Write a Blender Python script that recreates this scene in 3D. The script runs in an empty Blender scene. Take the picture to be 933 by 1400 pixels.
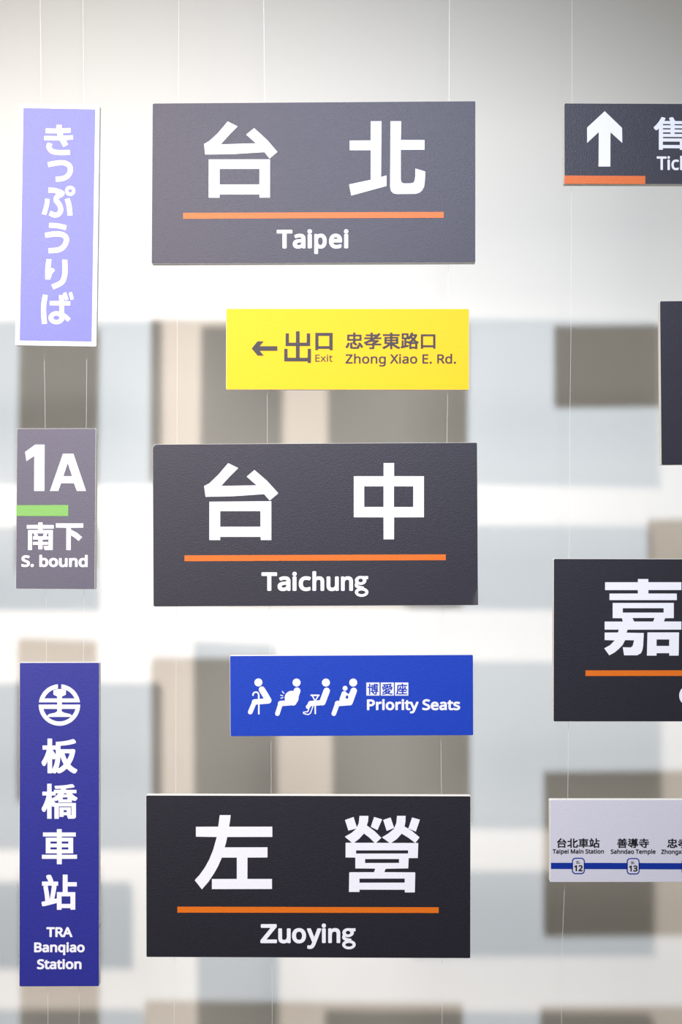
import bpy, math, json
from mathutils import Vector, Matrix, Euler

scene = bpy.context.scene
COL = scene.collection
# ------------------------------------------------------------------ camera
EYE = 1.5                      # camera height above the floor
cam_data = bpy.data.cameras.new('camera')
cam = bpy.data.objects.new('camera', cam_data)
COL.objects.link(cam)
cam.location = (0, 0, EYE)
cam.rotation_euler = (math.pi / 2, 0, 0)
cam_data.sensor_fit = 'VERTICAL'
cam_data.sensor_height = 36
cam_data.lens = 49.99
cam_data.dof.use_dof = True
cam_data.dof.focus_distance = 1.944
cam_data.dof.aperture_fstop = 1.25
scene.camera = cam
# ------------------------------------------------------------------ view
vs = scene.view_settings
vs.view_transform = 'Standard'
vs.look = 'None'
vs.gamma = 1
vs.use_curve_mapping = False
vs.exposure = 0.0
# ------------------------------------------------------------------ light
world = bpy.data.worlds.new('world')
scene.world = world
world.use_nodes = True
bg = world.node_tree.nodes['Background']
bg.inputs[0].default_value = (1.0, 0.93, 0.82, 1)
bg.inputs[1].default_value = 0.03

def spot(name, loc, aim, power, colour, size, blend, radius):
    d = bpy.data.lights.new(name, 'SPOT')
    d.energy = power
    d.color = colour
    d.spot_size = math.radians(size)
    d.spot_blend = blend
    d.shadow_soft_size = radius
    o = bpy.data.objects.new(name, d)
    o.location = loc
    o.rotation_euler = (Vector(aim) - Vector(loc)).to_track_quat('-Z', 'Y').to_euler()
    COL.objects.link(o)

# two gallery spots: a warm one up to the left, a cool one straight above the camera
spot('warm_spot', (-1.060, 0.000, EYE + 1.290), (-0.46, 2.544, EYE - 0.57), 240, (1.0, 0.86, 0.74), 68, 1.0, 0.028)
spot('cool_spot', (0.032, -0.156, EYE + 1.362), (-0.14, 2.544, EYE - 0.60), 285, (0.77, 0.88, 1.0), 69, 1.0, 0.028)
WALL_Y = 2.544

def soft_light(name, loc, aim, size, power, colour):
    d = bpy.data.lights.new(name, 'AREA')
    d.shape = 'RECTANGLE'
    d.size = size[0]
    d.size_y = size[1]
    d.energy = power
    d.color = colour
    o = bpy.data.objects.new(name, d)
    o.location = loc
    o.rotation_euler = (Vector(aim) - Vector(loc)).to_track_quat('-Z', 'Y').to_euler()
    COL.objects.link(o)

# added fill lights: first for sheen on the boards, side pair for the wall
soft_light('sheen_fill_left', (-1.40, -0.1, EYE + 0.42), (-0.7, 2.0, EYE + 0.0), (0.6, 0.6), 20, (1.0, 0.955, 0.88))
soft_light('side_fill_left', (-3.3, 1.2, 0.9), (0, 2.0, 0.9), (2.2, 1.4), 6, (1.0, 0.95, 0.84))
soft_light('side_fill_right', (3.3, 1.2, 0.9), (0, 2.0, 0.9), (2.2, 1.4), 14, (1.0, 0.94, 0.78))

# ------------------------------------------------------------------ materials
def material(name, colour, rough=0.8, spec=0.3, grain=0.0, grain_scale=900, bump=0.0, bump_scale=500, bump_dist=0.0003):
    m = bpy.data.materials.new(name)
    m.use_nodes = True
    nt = m.node_tree
    b = nt.nodes['Principled BSDF']
    b.inputs['Base Color'].default_value = (*colour, 1)
    b.inputs['Roughness'].default_value = rough
    b.inputs['Specular IOR Level'].default_value = spec
    tc = nt.nodes.new('ShaderNodeTexCoord')
    if grain:
        n = nt.nodes.new('ShaderNodeTexNoise')
        n.inputs['Scale'].default_value = grain_scale
        n.inputs['Detail'].default_value = 2
        nt.links.new(tc.outputs['Object'], n.inputs['Vector'])
        mx = nt.nodes.new('ShaderNodeMix')
        mx.data_type = 'RGBA'
        mx.inputs['A'].default_value = (*[c * (1 - grain) for c in colour], 1)
        mx.inputs['B'].default_value = (*[min(1, c * (1 + grain)) for c in colour], 1)
        nt.links.new(n.outputs['Fac'], mx.inputs['Factor'])
        nt.links.new(mx.outputs['Result'], b.inputs['Base Color'])
    if bump:
        n = nt.nodes.new('ShaderNodeTexNoise')
        n.inputs['Scale'].default_value = bump_scale
        n.inputs['Detail'].default_value = 3
        nt.links.new(tc.outputs['Object'], n.inputs['Vector'])
        bp = nt.nodes.new('ShaderNodeBump')
        bp.inputs['Strength'].default_value = bump
        bp.inputs['Distance'].default_value = bump_dist
        nt.links.new(n.outputs['Fac'], bp.inputs['Height'])
        nt.links.new(bp.outputs['Normal'], b.inputs['Normal'])
    return m

def printed(name, colour, rough=0.50, ior=1.63, grain=0.35):
    # satin laminated print: broad, fairly strong gloss with a fine orange-peel texture
    m = material(name, colour, rough, 0.5, grain=grain, grain_scale=650, bump=0.8, bump_scale=900, bump_dist=0.0004)
    m.node_tree.nodes['Principled BSDF'].inputs['Specular Tint'].default_value = (0.90, 0.85, 1.0, 1)
    m.node_tree.nodes['Principled BSDF'].inputs['IOR'].default_value = ior
    return m

M = {
    'navy': printed('navy_print', (0.0035, 0.0035, 0.008)),
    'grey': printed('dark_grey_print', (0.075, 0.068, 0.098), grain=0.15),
    'violet': printed('violet_print', (0.125, 0.13, 0.80), grain=0.12),
    'indigo': printed('indigo_print', (0.008, 0.012, 0.21)),
    'royal': printed('royal_blue_print', (0.001, 0.036, 0.38), ior=1.5),
    'blue': printed('royal_blue_ink', (0.003, 0.036, 0.38), ior=1.45),
    'yellow': printed('yellow_print', (0.93, 0.47, 0.001), ior=1.38, grain=0.04),
    'pale': printed('pale_print', (0.52, 0.505, 0.585), grain=0.03),
    'mapwhite': printed('pale_field', (0.52, 0.505, 0.585), grain=0.03),
    'white': printed('white_print', (0.72, 0.71, 0.78), grain=0.03),
    'orange': printed('orange_print', (0.60, 0.125, 0.001), ior=1.5, grain=0.08),
    'orange2': printed('orange_print', (0.62, 0.125, 0.012), ior=1.5, grain=0.08),
    'green': printed('green_print', (0.15, 0.36, 0.06), grain=0.1),
    'dark': printed('dark_ink', (0.020, 0.016, 0.012), ior=1.55),
    'black': printed('black_ink', (0.006, 0.006, 0.009), ior=1.4),
    'lineblue': printed('line_blue_print', (0.001, 0.022, 0.24), ior=1.4, grain=0.05),
    'foam': material('foam_core', (0.80, 0.78, 0.74), 0.8, 0.2, bump=0.3, bump_scale=900),
    'backing': material('backing_card', (0.72, 0.71, 0.68), 0.8, 0.2),
    'nylon': material('clear_nylon', (0.85, 0.85, 0.85), 0.25, 0.8),
    'wall': material('painted_wall', (0.88, 0.868, 0.85), 0.9, 0.1, grain=0.012, grain_scale=3, bump=0.15, bump_scale=180),
    'ceiling': material('painted_ceiling', (0.30, 0.29, 0.27), 0.9, 0.1, bump=0.1),
    'floor': material('grey_floor', (0.13, 0.12, 0.105), 0.6, 0.3, grain=0.1, grain_scale=25),
    'side': material('painted_side_wall', (0.36, 0.34, 0.30), 0.9, 0.1, bump=0.1),
}

# ------------------------------------------------------------------ mesh helpers
def new_obj(name, verts, faces, mat, parent=None):
    me = bpy.data.meshes.new(name)
    me.from_pydata([tuple(v) for v in verts], [], faces)
    me.materials.append(mat)
    me.update()
    o = bpy.data.objects.new(name, me)
    COL.objects.link(o)
    if parent:
        o.parent = parent
    return o

def box(name, x0, y0, z0, x1, y1, z1, mat, parent=None, bevel=0.0):
    v = [(x0, y0, z0), (x1, y0, z0), (x1, y1, z0), (x0, y1, z0), (x0, y0, z1), (x1, y0, z1), (x1, y1, z1), (x0, y1, z1)]
    f = [(0, 3, 2, 1), (4, 5, 6, 7), (0, 1, 5, 4), (1, 2, 6, 5), (2, 3, 7, 6), (3, 0, 4, 7)]
    o = new_obj(name, v, f, mat, parent)
    if bevel:
        b = o.modifiers.new('bevel', 'BEVEL')
        b.width = bevel
        b.segments = 2
    return o

def tube(name, pts, r, mat, sides=6):
    verts, faces = [], []
    for p in pts:
        for k in range(sides):
            a = 2 * math.pi * k / sides
            verts.append((p[0] + r * math.cos(a), p[1] + r * math.sin(a), p[2]))
    for i in range(len(pts) - 1):
        for k in range(sides):
            k2 = (k + 1) % sides
            faces.append((i * sides + k, i * sides + k2, (i + 1) * sides + k2, (i + 1) * sides + k))
    faces.append(tuple(range(sides))[::-1])
    faces.append(tuple((len(pts) - 1) * sides + k for k in range(sides)))
    return new_obj(name, verts, faces, mat)

def tag(o, label, category, group=None):
    o['label'] = label
    o['category'] = category
    if group:
        o['group'] = group

def struct(o):
    o['kind'] = 'structure'

# ------------------------------------------------------------------ the room
struct(box('wall_back', -3.5, WALL_Y, 0, 3.5, WALL_Y + 0.12, 3.3, M['wall']))
struct(box('floor', -3.5, -3.0, -0.1, 3.5, WALL_Y + 0.12, 0, M['floor']))
struct(box('ceiling', -3.5, -3.0, 3.3, 3.5, WALL_Y + 0.12, 3.4, M['ceiling']))
struct(box('wall_left', -3.62, -3.0, 0, -3.5, WALL_Y + 0.12, 3.3, M['side']))
struct(box('wall_right', 3.5, -3.0, 0, 3.62, WALL_Y + 0.12, 3.3, M['side']))
struct(box('baseboard_back', -3.5, WALL_Y - 0.015, 0, 3.5, WALL_Y, 0.10, M['side']))

# ------------------------------------------------------------------ flat print
# outlines of everything printed on the boards: millimetres x 20 on the board, origin at the middle of its lower edge
PRINT = json.loads(r'''{
"taipei":[
["character","white character tai","white",[[-984,3068,-1270,3402,-1624,3728,-1645,3714,-1844,3554,-1822,3530,-1581,3313,-1582,3309,-2541,3287,-2536,3297,-2311,3549,-2084,3777,-2089,3783,-2354,3918,-2363,3912,-2616,3608,-2644,3579,-2867,3377,-3001,3303,-3004,3297,-2975,3022,-2969,3008,-2207,3015,-1340,3064,-1199,2888],[-2869,1816,-2574,1814,-2570,1818,-2571,1898,-2567,1902,-1476,1898,-1473,1894,-1472,1814,-1469,1810,-1185,1810,-1188,2865,-2873,2873],[-2573,2606,-1476,2602,-1474,2174,-2570,2177]]],
["character","white character bei","white",[[1863,3897,1575,3898,1574,3374,1544,3370,1000,3369,1001,3102,1572,3099,1576,3095,1577,2285,989,2162,990,2139,1044,1854,2010,2113,2009,2401,1871,2364,1860,2364,1865,3539,1868,3546,1867,3894],[2116,3895,2108,2087,2134,1974,2197,1910,2297,1889,2811,1892,2914,1928,2988,1992,3039,2099,3059,2277,3068,2505,2798,2589,2797,2381,2777,2250,2742,2200,2666,2182,2486,2182,2423,2209,2400,2274,2398,3101,2402,3105,3047,3103,3047,3370,2399,3375,2408,3894]]],
["underline","orange underline","orange",[[3573,1390,3569,1394,2588,1397,2581,1394,1599,1398,1591,1395,-3568,1400,-3572,1396,-3571,1240,-3567,1236,-2778,1233,-2770,1236,3569,1231,3573,1234]]],
["lettering","white letters reading Taipei","white",[[-144,904,-150,884,-150,858,-141,837,-119,817,-105,813,-71,813,-53,821,-36,838,-28,862,-30,892,-37,907,-59,927,-73,931,-107,931,-124,924],[880,924,860,906,852,887,851,855,860,833,872,820,892,810,924,810,938,814,960,834,967,849,969,875,961,903,944,920,926,928,894,928],[-813,411,-743,410,-733,414,-722,430,-723,820,-586,820,-578,823,-567,833,-565,841,-565,898,-567,906,-578,916,-586,919,-973,920,-981,917,-992,907,-994,899,-994,842,-992,834,-981,824,-973,821,-836,820,-834,432,-827,419],[-217,412,-207,422,-205,430,-206,691,-218,740,-227,755,-255,783,-271,793,-307,805,-341,809,-383,810,-425,804,-473,789,-496,779,-508,767,-510,749,-492,704,-479,692,-463,689,-401,711,-357,715,-337,710,-322,700,-314,680,-314,668,-317,665,-387,663,-439,654,-471,644,-505,625,-534,596,-544,576,-550,554,-552,534,-550,501,-541,473,-529,452,-506,430,-492,420,-440,404,-402,402,-360,406,-334,414,-300,434,-293,420,-278,410,-226,409],[51,256,59,254,119,253,127,256,138,267,140,275,141,417,169,406,209,400,243,402,263,406,295,420,309,430,333,454,353,487,365,521,374,565,373,644,369,674,357,714,340,745,312,775,282,795,238,808,192,808,158,799,130,784,116,799,108,802,58,802,50,800,39,789,37,781,38,275,41,267],[574,802,530,784,504,765,474,730,458,698,444,641,442,583,448,539,460,503,479,472,501,447,533,424,573,407,633,399,683,401,733,411,761,421,776,434,780,444,780,498,778,506,767,516,747,519,709,505,667,497,613,500,589,510,572,524,560,545,554,565,557,568,775,567,783,570,794,580,796,588,796,642,791,674,779,713,771,729,752,755,727,777,702,792,680,800,648,806,598,807],[-122,409,-51,409,-36,420,-32,430,-34,781,-41,794,-55,803,-125,802,-140,792,-144,782,-143,430,-136,417],[944,406,956,413,964,427,964,778,960,789,945,799,876,800,864,793,856,779,856,427,860,417,875,407],[559,663,570,687,581,698,593,706,617,712,643,710,661,701,677,681,682,663],[213,496,187,499,162,512,148,536,139,576,139,638,148,676,161,698,176,707,194,711,226,709,248,693,263,664,271,612,268,565,255,527,237,505],[-314,575,-315,549,-324,529,-333,517,-360,502,-394,496,-410,498,-429,505,-439,519,-440,535,-435,547,-429,555,-411,566,-371,574]]]],
"taichung":[
["character","white character tai","white",[[-1002,3083,-1305,3421,-1649,3722,-1664,3713,-1865,3540,-1600,3306,-1601,3303,-2409,3292,-2559,3294,-2553,3304,-2354,3518,-2094,3776,-2369,3912,-2377,3905,-2634,3607,-2872,3379,-2892,3362,-3027,3292,-3031,3286,-2995,3006,-2989,2995,-2243,3006,-1395,3059,-1376,3042,-1238,2884,-1032,3054],[-2895,1813,-2601,1810,-2598,1814,-2597,1894,-2593,1898,-1493,1892,-1489,1888,-1489,1808,-1486,1805,-1198,1804,-1193,2866,-2889,2861],[-1494,2171,-2595,2176,-2593,2601,-1492,2596]]],
["character","white character zhong","white",[[2980,3526,2166,3533,2167,3888,2163,3891,1880,3892,1878,3537,1874,3533,1065,3537,1059,2415,1870,2409,1869,1809,2154,1807,2160,2407,2974,2405],[1348,3258,1875,3255,1872,2693,1345,2696],[2160,3254,2687,3250,2683,2688,2156,2691]]],
["underline","orange underline","orange",[[-3579,1242,-3575,1238,-2942,1235,-2935,1238,-2304,1235,-2297,1237,-1666,1234,-1659,1237,-1029,1234,-1021,1236,-389,1233,-381,1235,3560,1231,3564,1235,3565,1387,3561,1391,2933,1394,2925,1391,2294,1395,2286,1392,1657,1395,1650,1393,1021,1396,1013,1393,384,1396,376,1394,-3575,1398,-3578,1395]]],
["lettering","white letters reading Taichung","white",[[-66,946,-77,936,-79,928,-82,432,-79,424,-69,414,-61,411,-1,411,7,413,18,424,20,432,21,636,28,671,36,689,47,702,71,712,97,714,117,710,127,703,135,689,140,673,140,431,143,423,153,413,161,410,219,410,227,412,238,423,240,431,242,684,235,718,223,748,214,762,185,789,141,806,75,808,23,792,23,927,21,935,10,946,2,948,-58,949],[-596,931,-620,909,-627,890,-627,862,-619,840,-602,824,-580,816,-558,815,-538,821,-516,844,-510,862,-509,886,-517,910,-534,926,-554,935,-582,935],[-1226,417,-1214,423,-1208,429,-1205,437,-1203,823,-1066,823,-1058,826,-1048,836,-1045,844,-1045,902,-1047,910,-1058,921,-1066,923,-1452,925,-1460,923,-1470,912,-1473,904,-1473,846,-1471,838,-1460,828,-1452,825,-1316,824,-1317,436,-1306,421,-1296,417],[1442,807,1278,808,1260,812,1216,813,1194,809,1166,800,1130,781,1105,758,1091,738,1081,712,1079,682,1087,650,1097,630,1091,628,1077,583,1074,571,1076,539,1087,518,1103,502,1153,472,1124,455,1098,429,1086,409,1080,391,1077,363,1085,333,1098,312,1114,294,1143,272,1173,258,1221,245,1235,243,1303,245,1355,259,1383,273,1403,287,1424,307,1434,321,1446,353,1447,383,1434,417,1420,436,1390,462,1360,478,1323,490,1324,524,1273,529,1229,537,1169,560,1160,568,1167,579,1215,567,1257,567,1283,571,1329,589,1359,610,1382,639,1392,663,1394,705,1390,723,1442,729],[-135,789,-167,801,-209,809,-268,812,-300,808,-349,794,-375,780,-423,732,-438,706,-450,666,-454,638,-453,562,-440,516,-429,492,-409,466,-376,437,-344,421,-308,410,-279,406,-227,406,-165,418,-147,426,-136,437,-133,444,-133,500,-136,508,-145,518,-164,522,-198,510,-230,504,-272,504,-290,509,-313,521,-324,535,-336,563,-341,587,-340,631,-334,661,-322,685,-311,696,-291,707,-261,714,-217,710,-175,697,-157,700,-144,712,-124,762,-126,780],[1015,409,1025,419,1027,427,1029,663,1024,705,1017,731,1004,754,986,774,964,789,918,804,900,806,855,804,829,798,792,780,788,790,773,800,721,801,712,798,702,788,700,780,698,429,701,420,711,410,719,408,779,407,787,410,797,420,800,428,801,620,807,662,817,686,828,698,852,708,880,710,900,706,910,700,918,689,925,667,923,428,926,420,936,409,944,407,1006,406],[-693,417,-684,427,-681,435,-680,693,-690,737,-707,766,-730,787,-752,800,-802,812,-888,811,-932,800,-979,782,-989,772,-991,754,-971,708,-961,698,-939,695,-893,712,-863,719,-827,718,-811,714,-799,706,-792,693,-789,671,-857,669,-915,660,-963,645,-995,623,-1015,601,-1026,583,-1035,541,-1030,499,-1024,481,-1012,460,-990,437,-976,428,-946,416,-912,409,-866,409,-836,413,-806,423,-778,440,-771,425,-756,415,-702,414],[-602,807,-614,801,-621,794,-623,786,-625,435,-621,425,-606,414,-538,413,-526,419,-520,426,-517,434,-516,786,-519,796,-534,807],[318,800,308,790,306,782,305,526,317,476,331,452,361,424,377,416,413,405,429,403,485,405,515,413,543,427,555,412,565,408,617,408,626,411,635,421,638,429,640,780,637,789,627,799,619,801,557,802,549,799,538,789,536,781,535,581,528,543,518,521,505,509,475,499,447,499,431,503,419,513,413,526,409,546,410,782,407,790,397,800,389,803,327,803],[1175,690,1179,708,1196,727,1208,734,1234,741,1262,736,1278,728,1290,715,1298,697,1296,673,1281,655,1261,643,1237,639,1219,641,1196,652,1183,666],[-791,581,-793,553,-803,532,-832,511,-866,503,-886,503,-914,513,-920,524,-921,542,-916,554,-906,564,-893,570,-841,581],[1363,370,1360,354,1339,333,1309,321,1269,315,1235,317,1202,326,1178,340,1167,351,1163,361,1163,373,1167,383,1186,399,1224,413,1260,417,1300,413,1332,402,1355,386]]]],
"zuoying":[
["character","white character zuo","white",[[-988,1882,-989,2158,-1657,2156,-1661,2160,-1659,2741,-1111,2746,-1111,3025,-2280,3020,-2283,3024,-2246,3145,-2213,3300,-2209,3304,-978,3310,-978,3591,-2156,3587,-2160,3591,-2137,3734,-2120,3887,-2121,3904,-2414,3904,-2420,3888,-2459,3587,-3071,3582,-3071,3311,-2505,3303,-2501,3299,-2600,2948,-2708,2681,-2836,2453,-2964,2273,-3103,2120,-3103,2115,-3087,2094,-2912,1869,-2907,1869,-2893,1883,-2734,2066,-2570,2311,-2460,2512,-2360,2739,-1951,2740,-1951,2158,-1955,2155,-2634,2151,-2634,1874]]],
["character","white character ying","white",[[2918,1802,2929,2260,2928,2351,2084,2354,2119,2437,2127,2446,2738,2459,2750,2740,3000,2743,3011,3151,3007,3155,2940,3154,2936,3158,3044,3305,3045,3311,2843,3483,2637,3607,2662,3739,2666,3897,2431,3896,2412,3698,2344,3538,2205,3422,2024,3307,2023,3304,2049,3284,2218,3163,2223,3158,2217,3156,1861,3156,2004,3294,1815,3480,1606,3633,1642,3743,1651,3893,1406,3892,1384,3689,1334,3583,1244,3862,1012,3781,1011,3773,1102,3488,1304,3540,1314,3539,1306,3528,1174,3415,1006,3323,1008,3318,1198,3158,1026,3155,1026,2752,1292,2751,1294,2453,1763,2451,1835,2448,1811,2368,1803,2352,1129,2348,1125,2295,1118,1809,1401,1809,1405,1813,1405,1868,1408,1872,2638,1873,2642,1869,2645,1821,2647,1804,2651,1800],[2025,3799,1805,3864,1715,3593,1898,3502],[2149,3482,2346,3560,2353,3566,2257,3851,2085,3795,2053,3782],[3055,3793,2842,3853,2740,3550,2945,3465,3040,3741],[1257,3158,1394,3260,1528,3410,1680,3294,1820,3158,1379,3155],[2931,3155,2344,3154,2275,3158,2422,3256,2561,3409,2743,3295],[1312,2864,1312,2944,1316,2947,2730,2953,2734,2950,2734,2870,2730,2866,1316,2860],[1559,2607,1559,2707,1563,2711,2484,2715,2487,2711,2487,2611,2484,2607,1563,2603],[1405,2066,1405,2171,1408,2175,2638,2180,2642,2177,2642,2071,2638,2068,1408,2062]]],
["underline","orange underline","orange",[[3570,1243,3570,1393,3566,1397,-593,1391,-600,1393,-2383,1389,-2390,1392,-2979,1389,-2987,1391,-3579,1388,-3582,1385,-3583,1229,-3579,1225,3243,1240,3250,1237,3566,1239]]],
["lettering","white letters reading Zuoying","white",[[408,939,385,920,375,900,375,864,379,850,398,829,408,823,424,819,440,819,454,823,477,842,484,854,489,874,484,908,471,926,454,939,446,941],[-863,401,-854,410,-852,418,-852,476,-854,484,-865,495,-873,497,-1139,497,-864,835,-860,847,-860,899,-863,908,-873,918,-881,920,-1275,918,-1284,915,-1294,905,-1296,897,-1296,837,-1294,829,-1283,818,-1275,816,-1027,816,-1302,478,-1306,466,-1306,415,-1303,407,-1293,397,-1285,395,-873,397],[-348,788,-368,775,-407,733,-423,703,-435,665,-439,637,-439,569,-431,527,-415,487,-400,463,-363,427,-337,410,-302,398,-262,392,-236,392,-202,397,-154,413,-120,437,-94,465,-74,502,-62,541,-55,597,-57,641,-64,675,-80,717,-103,751,-133,779,-166,797,-196,807,-222,811,-272,811,-314,802],[868,409,878,419,880,427,881,696,868,744,854,769,824,796,792,810,760,817,700,814,668,804,642,789,637,799,622,809,570,810,561,807,551,796,549,788,549,426,552,417,562,407,570,405,630,405,638,407,648,418,651,426,651,615,659,673,669,695,682,708,710,718,740,718,750,716,766,706,774,689,779,665,779,427,781,419,792,408,800,406,859,406],[1297,813,1137,811,1103,816,1055,812,1025,804,997,789,970,769,949,740,939,712,937,680,945,650,956,632,955,630,949,630,937,594,932,576,933,544,945,518,959,503,979,489,1017,472,977,446,949,416,937,392,932,374,932,352,941,324,955,301,977,280,1001,263,1027,251,1071,239,1105,235,1163,240,1197,248,1237,266,1270,291,1290,317,1302,352,1302,378,1290,412,1280,426,1255,450,1217,472,1181,484,1183,526,1097,536,1037,556,1021,564,1018,568,1023,580,1081,568,1133,572,1173,585,1213,611,1238,640,1250,668,1252,706,1248,726,1298,732],[-805,799,-815,789,-818,781,-818,510,-807,468,-791,440,-769,417,-755,408,-703,392,-681,390,-639,392,-601,403,-573,417,-561,402,-551,399,-499,399,-490,402,-480,412,-478,420,-477,783,-480,792,-490,802,-498,804,-560,804,-568,801,-579,790,-581,782,-582,582,-590,532,-601,511,-617,497,-645,488,-671,488,-683,491,-700,501,-709,519,-712,531,-714,782,-716,790,-727,800,-735,803,-797,802],[-8,248,24,241,70,242,106,250,142,272,176,311,204,368,354,759,361,787,358,795,348,806,340,808,270,808,262,806,250,794,168,566,77,796,68,804,60,807,-10,807,-18,804,-29,793,-31,785,-29,769,111,427,110,419,90,371,70,347,46,338,-2,341,-10,339,-21,328,-23,320,-23,268,-20,259],[462,404,473,409,480,417,483,425,483,788,479,798,464,809,400,809,392,806,383,798,379,788,379,425,383,415,398,404],[1032,697,1041,718,1059,734,1085,742,1103,742,1129,734,1146,719,1156,699,1156,687,1152,673,1133,653,1105,642,1083,642,1059,650,1042,665,1033,685],[-264,713,-222,711,-196,697,-178,670,-167,630,-165,596,-176,540,-186,520,-196,508,-212,497,-236,490,-272,493,-302,508,-319,535,-329,577,-329,627,-319,670,-302,696,-286,706],[1218,357,1212,343,1201,332,1179,320,1135,310,1099,309,1067,316,1039,327,1023,342,1017,360,1023,376,1030,384,1055,399,1099,410,1137,410,1169,403,1199,390,1216,371]]]],
"chiayi":[
["character","white character jia","white",[[-938,3801,-941,3805,-1841,3803,-1845,3807,-1845,3886,-1849,3890,-2128,3890,-2132,3886,-2132,3806,-2136,3802,-3027,3800,-3031,3797,-3031,3590,-3027,3586,-2133,3587,-2132,3497,-2135,3494,-2909,3491,-2910,3316,-2907,3313,-1066,3316,-1062,3320,-1064,3495,-1841,3494,-1844,3498,-1844,3585,-1841,3589,-941,3591,-938,3595],[-937,2728,-941,2731,-1418,2732,-1383,2822,-1145,2824,-1145,3235,-1148,3239,-2822,3235,-2822,2821,-2572,2820,-2566,2814,-2545,2732,-2549,2728,-3041,2726,-3041,2507,-2659,2507,-2655,2500,-2675,2433,-2681,2429,-3041,2427,-3040,2223,-2766,2214,-2884,2089,-3045,2000,-3049,1992,-2915,1809,-2910,1807,-2775,1880,-2653,1981,-2553,2081,-2479,2222,-2239,2216,-2235,2212,-2271,2065,-2324,2022,-2544,2028,-2509,1814,-2503,1807,-2149,1809,-2044,1866,-2003,1959,-1985,2068,-1967,2417,-2436,2425,-2440,2431,-2414,2506,-941,2510,-937,2513],[-2546,2976,-2546,3088,-2542,3092,-1428,3094,-1424,3090,-1424,2978,-1428,2974,-2542,2972],[-2280,2825,-1678,2827,-1675,2823,-1707,2739,-1715,2730,-2232,2729],[-1000,2434,-1867,2432,-1882,1800,-1622,1799,-1618,1803,-1618,1862,-1614,1866,-1272,1867,-1269,1863,-1269,1803,-1265,1800,-1013,1801,-1009,1863],[-1270,2241,-1270,2064,-1618,2064,-1617,2241]]],
["character","white character yi","white",[[3135,1869,3162,1917,3190,2014,3203,2096,3203,2169,3199,2174,3134,2200,3079,2236,2986,2236,2977,2141,2967,2091,2951,2055,2926,2035,2878,2048,2841,2065,2782,2103,2752,2130,2893,2249,3001,2369,3002,2437,2988,2447,3169,2449,3173,2453,3172,2647,2999,2649,3047,2709,3046,2780,2949,2849,2792,2933,3166,2936,3167,3133,2280,3133,2276,3137,2276,3201,2280,3205,2956,3207,2956,3398,2280,3397,2276,3401,2276,3461,2280,3465,3071,3466,3075,3470,3074,3667,2678,3668,2677,3674,2751,3786,2751,3858,2581,3902,2490,3901,2423,3770,2360,3667,1947,3667,1928,3707,1880,3784,1793,3894,1699,3895,1560,3841,1561,3771,1625,3684,1632,3665,1231,3663,1230,3466,1234,3462,2012,3464,2016,3460,2016,3400,2012,3397,1349,3395,1345,3391,1347,3204,2012,3205,2016,3201,2015,3133,1133,3129,1134,2932,1729,2931,1514,2902,1161,2873,1160,2805,1187,2738,1199,2695,1299,2695,1582,2718,1596,2714,1596,2649,1592,2645,1136,2645,1133,2641,1134,2446,1592,2446,1596,2442,1596,2358,1592,2354,1124,2319,1123,2245,1142,2117,1229,2117,1595,2151,1596,2029,1593,2019,1582,2008,1557,2003,1289,2003,1289,1931,1322,1856,1339,1804,1517,1803,1652,1808,1717,1816,1782,1834,1813,1855,1825,1870,1835,1890,1843,1925,1849,2174,2235,2212,2237,2399,2135,2400,1850,2377,1846,2381,1846,2443,1850,2447,2265,2447,2312,2312,2368,2190,2368,2184,2345,2171,2170,2096,2025,2046,1907,2012,1906,1942,1953,1877,1992,1812,2082,1812,2175,1842,2320,1897,2510,1985,2574,1926,2670,1860,2726,1836,2796,1815,2883,1805,3016,1808,3064,1819,3091,1831],[2150,2932,2190,2932,2190,2893],[2798,2649,2485,2648,2467,2728,2454,2808,2444,2903,2445,2933,2565,2933,2512,2873,2512,2803,2656,2737],[1847,2647,1847,2745,2020,2771,2198,2807,2217,2647],[2731,2447,2676,2388,2603,2329,2570,2389,2547,2444,2550,2448]]],
["underline","orange underline","orange",[[-3565,1246,-3561,1242,3569,1253,3573,1257,3573,1401,3569,1405,-3561,1394,-3565,1390]]],
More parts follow.
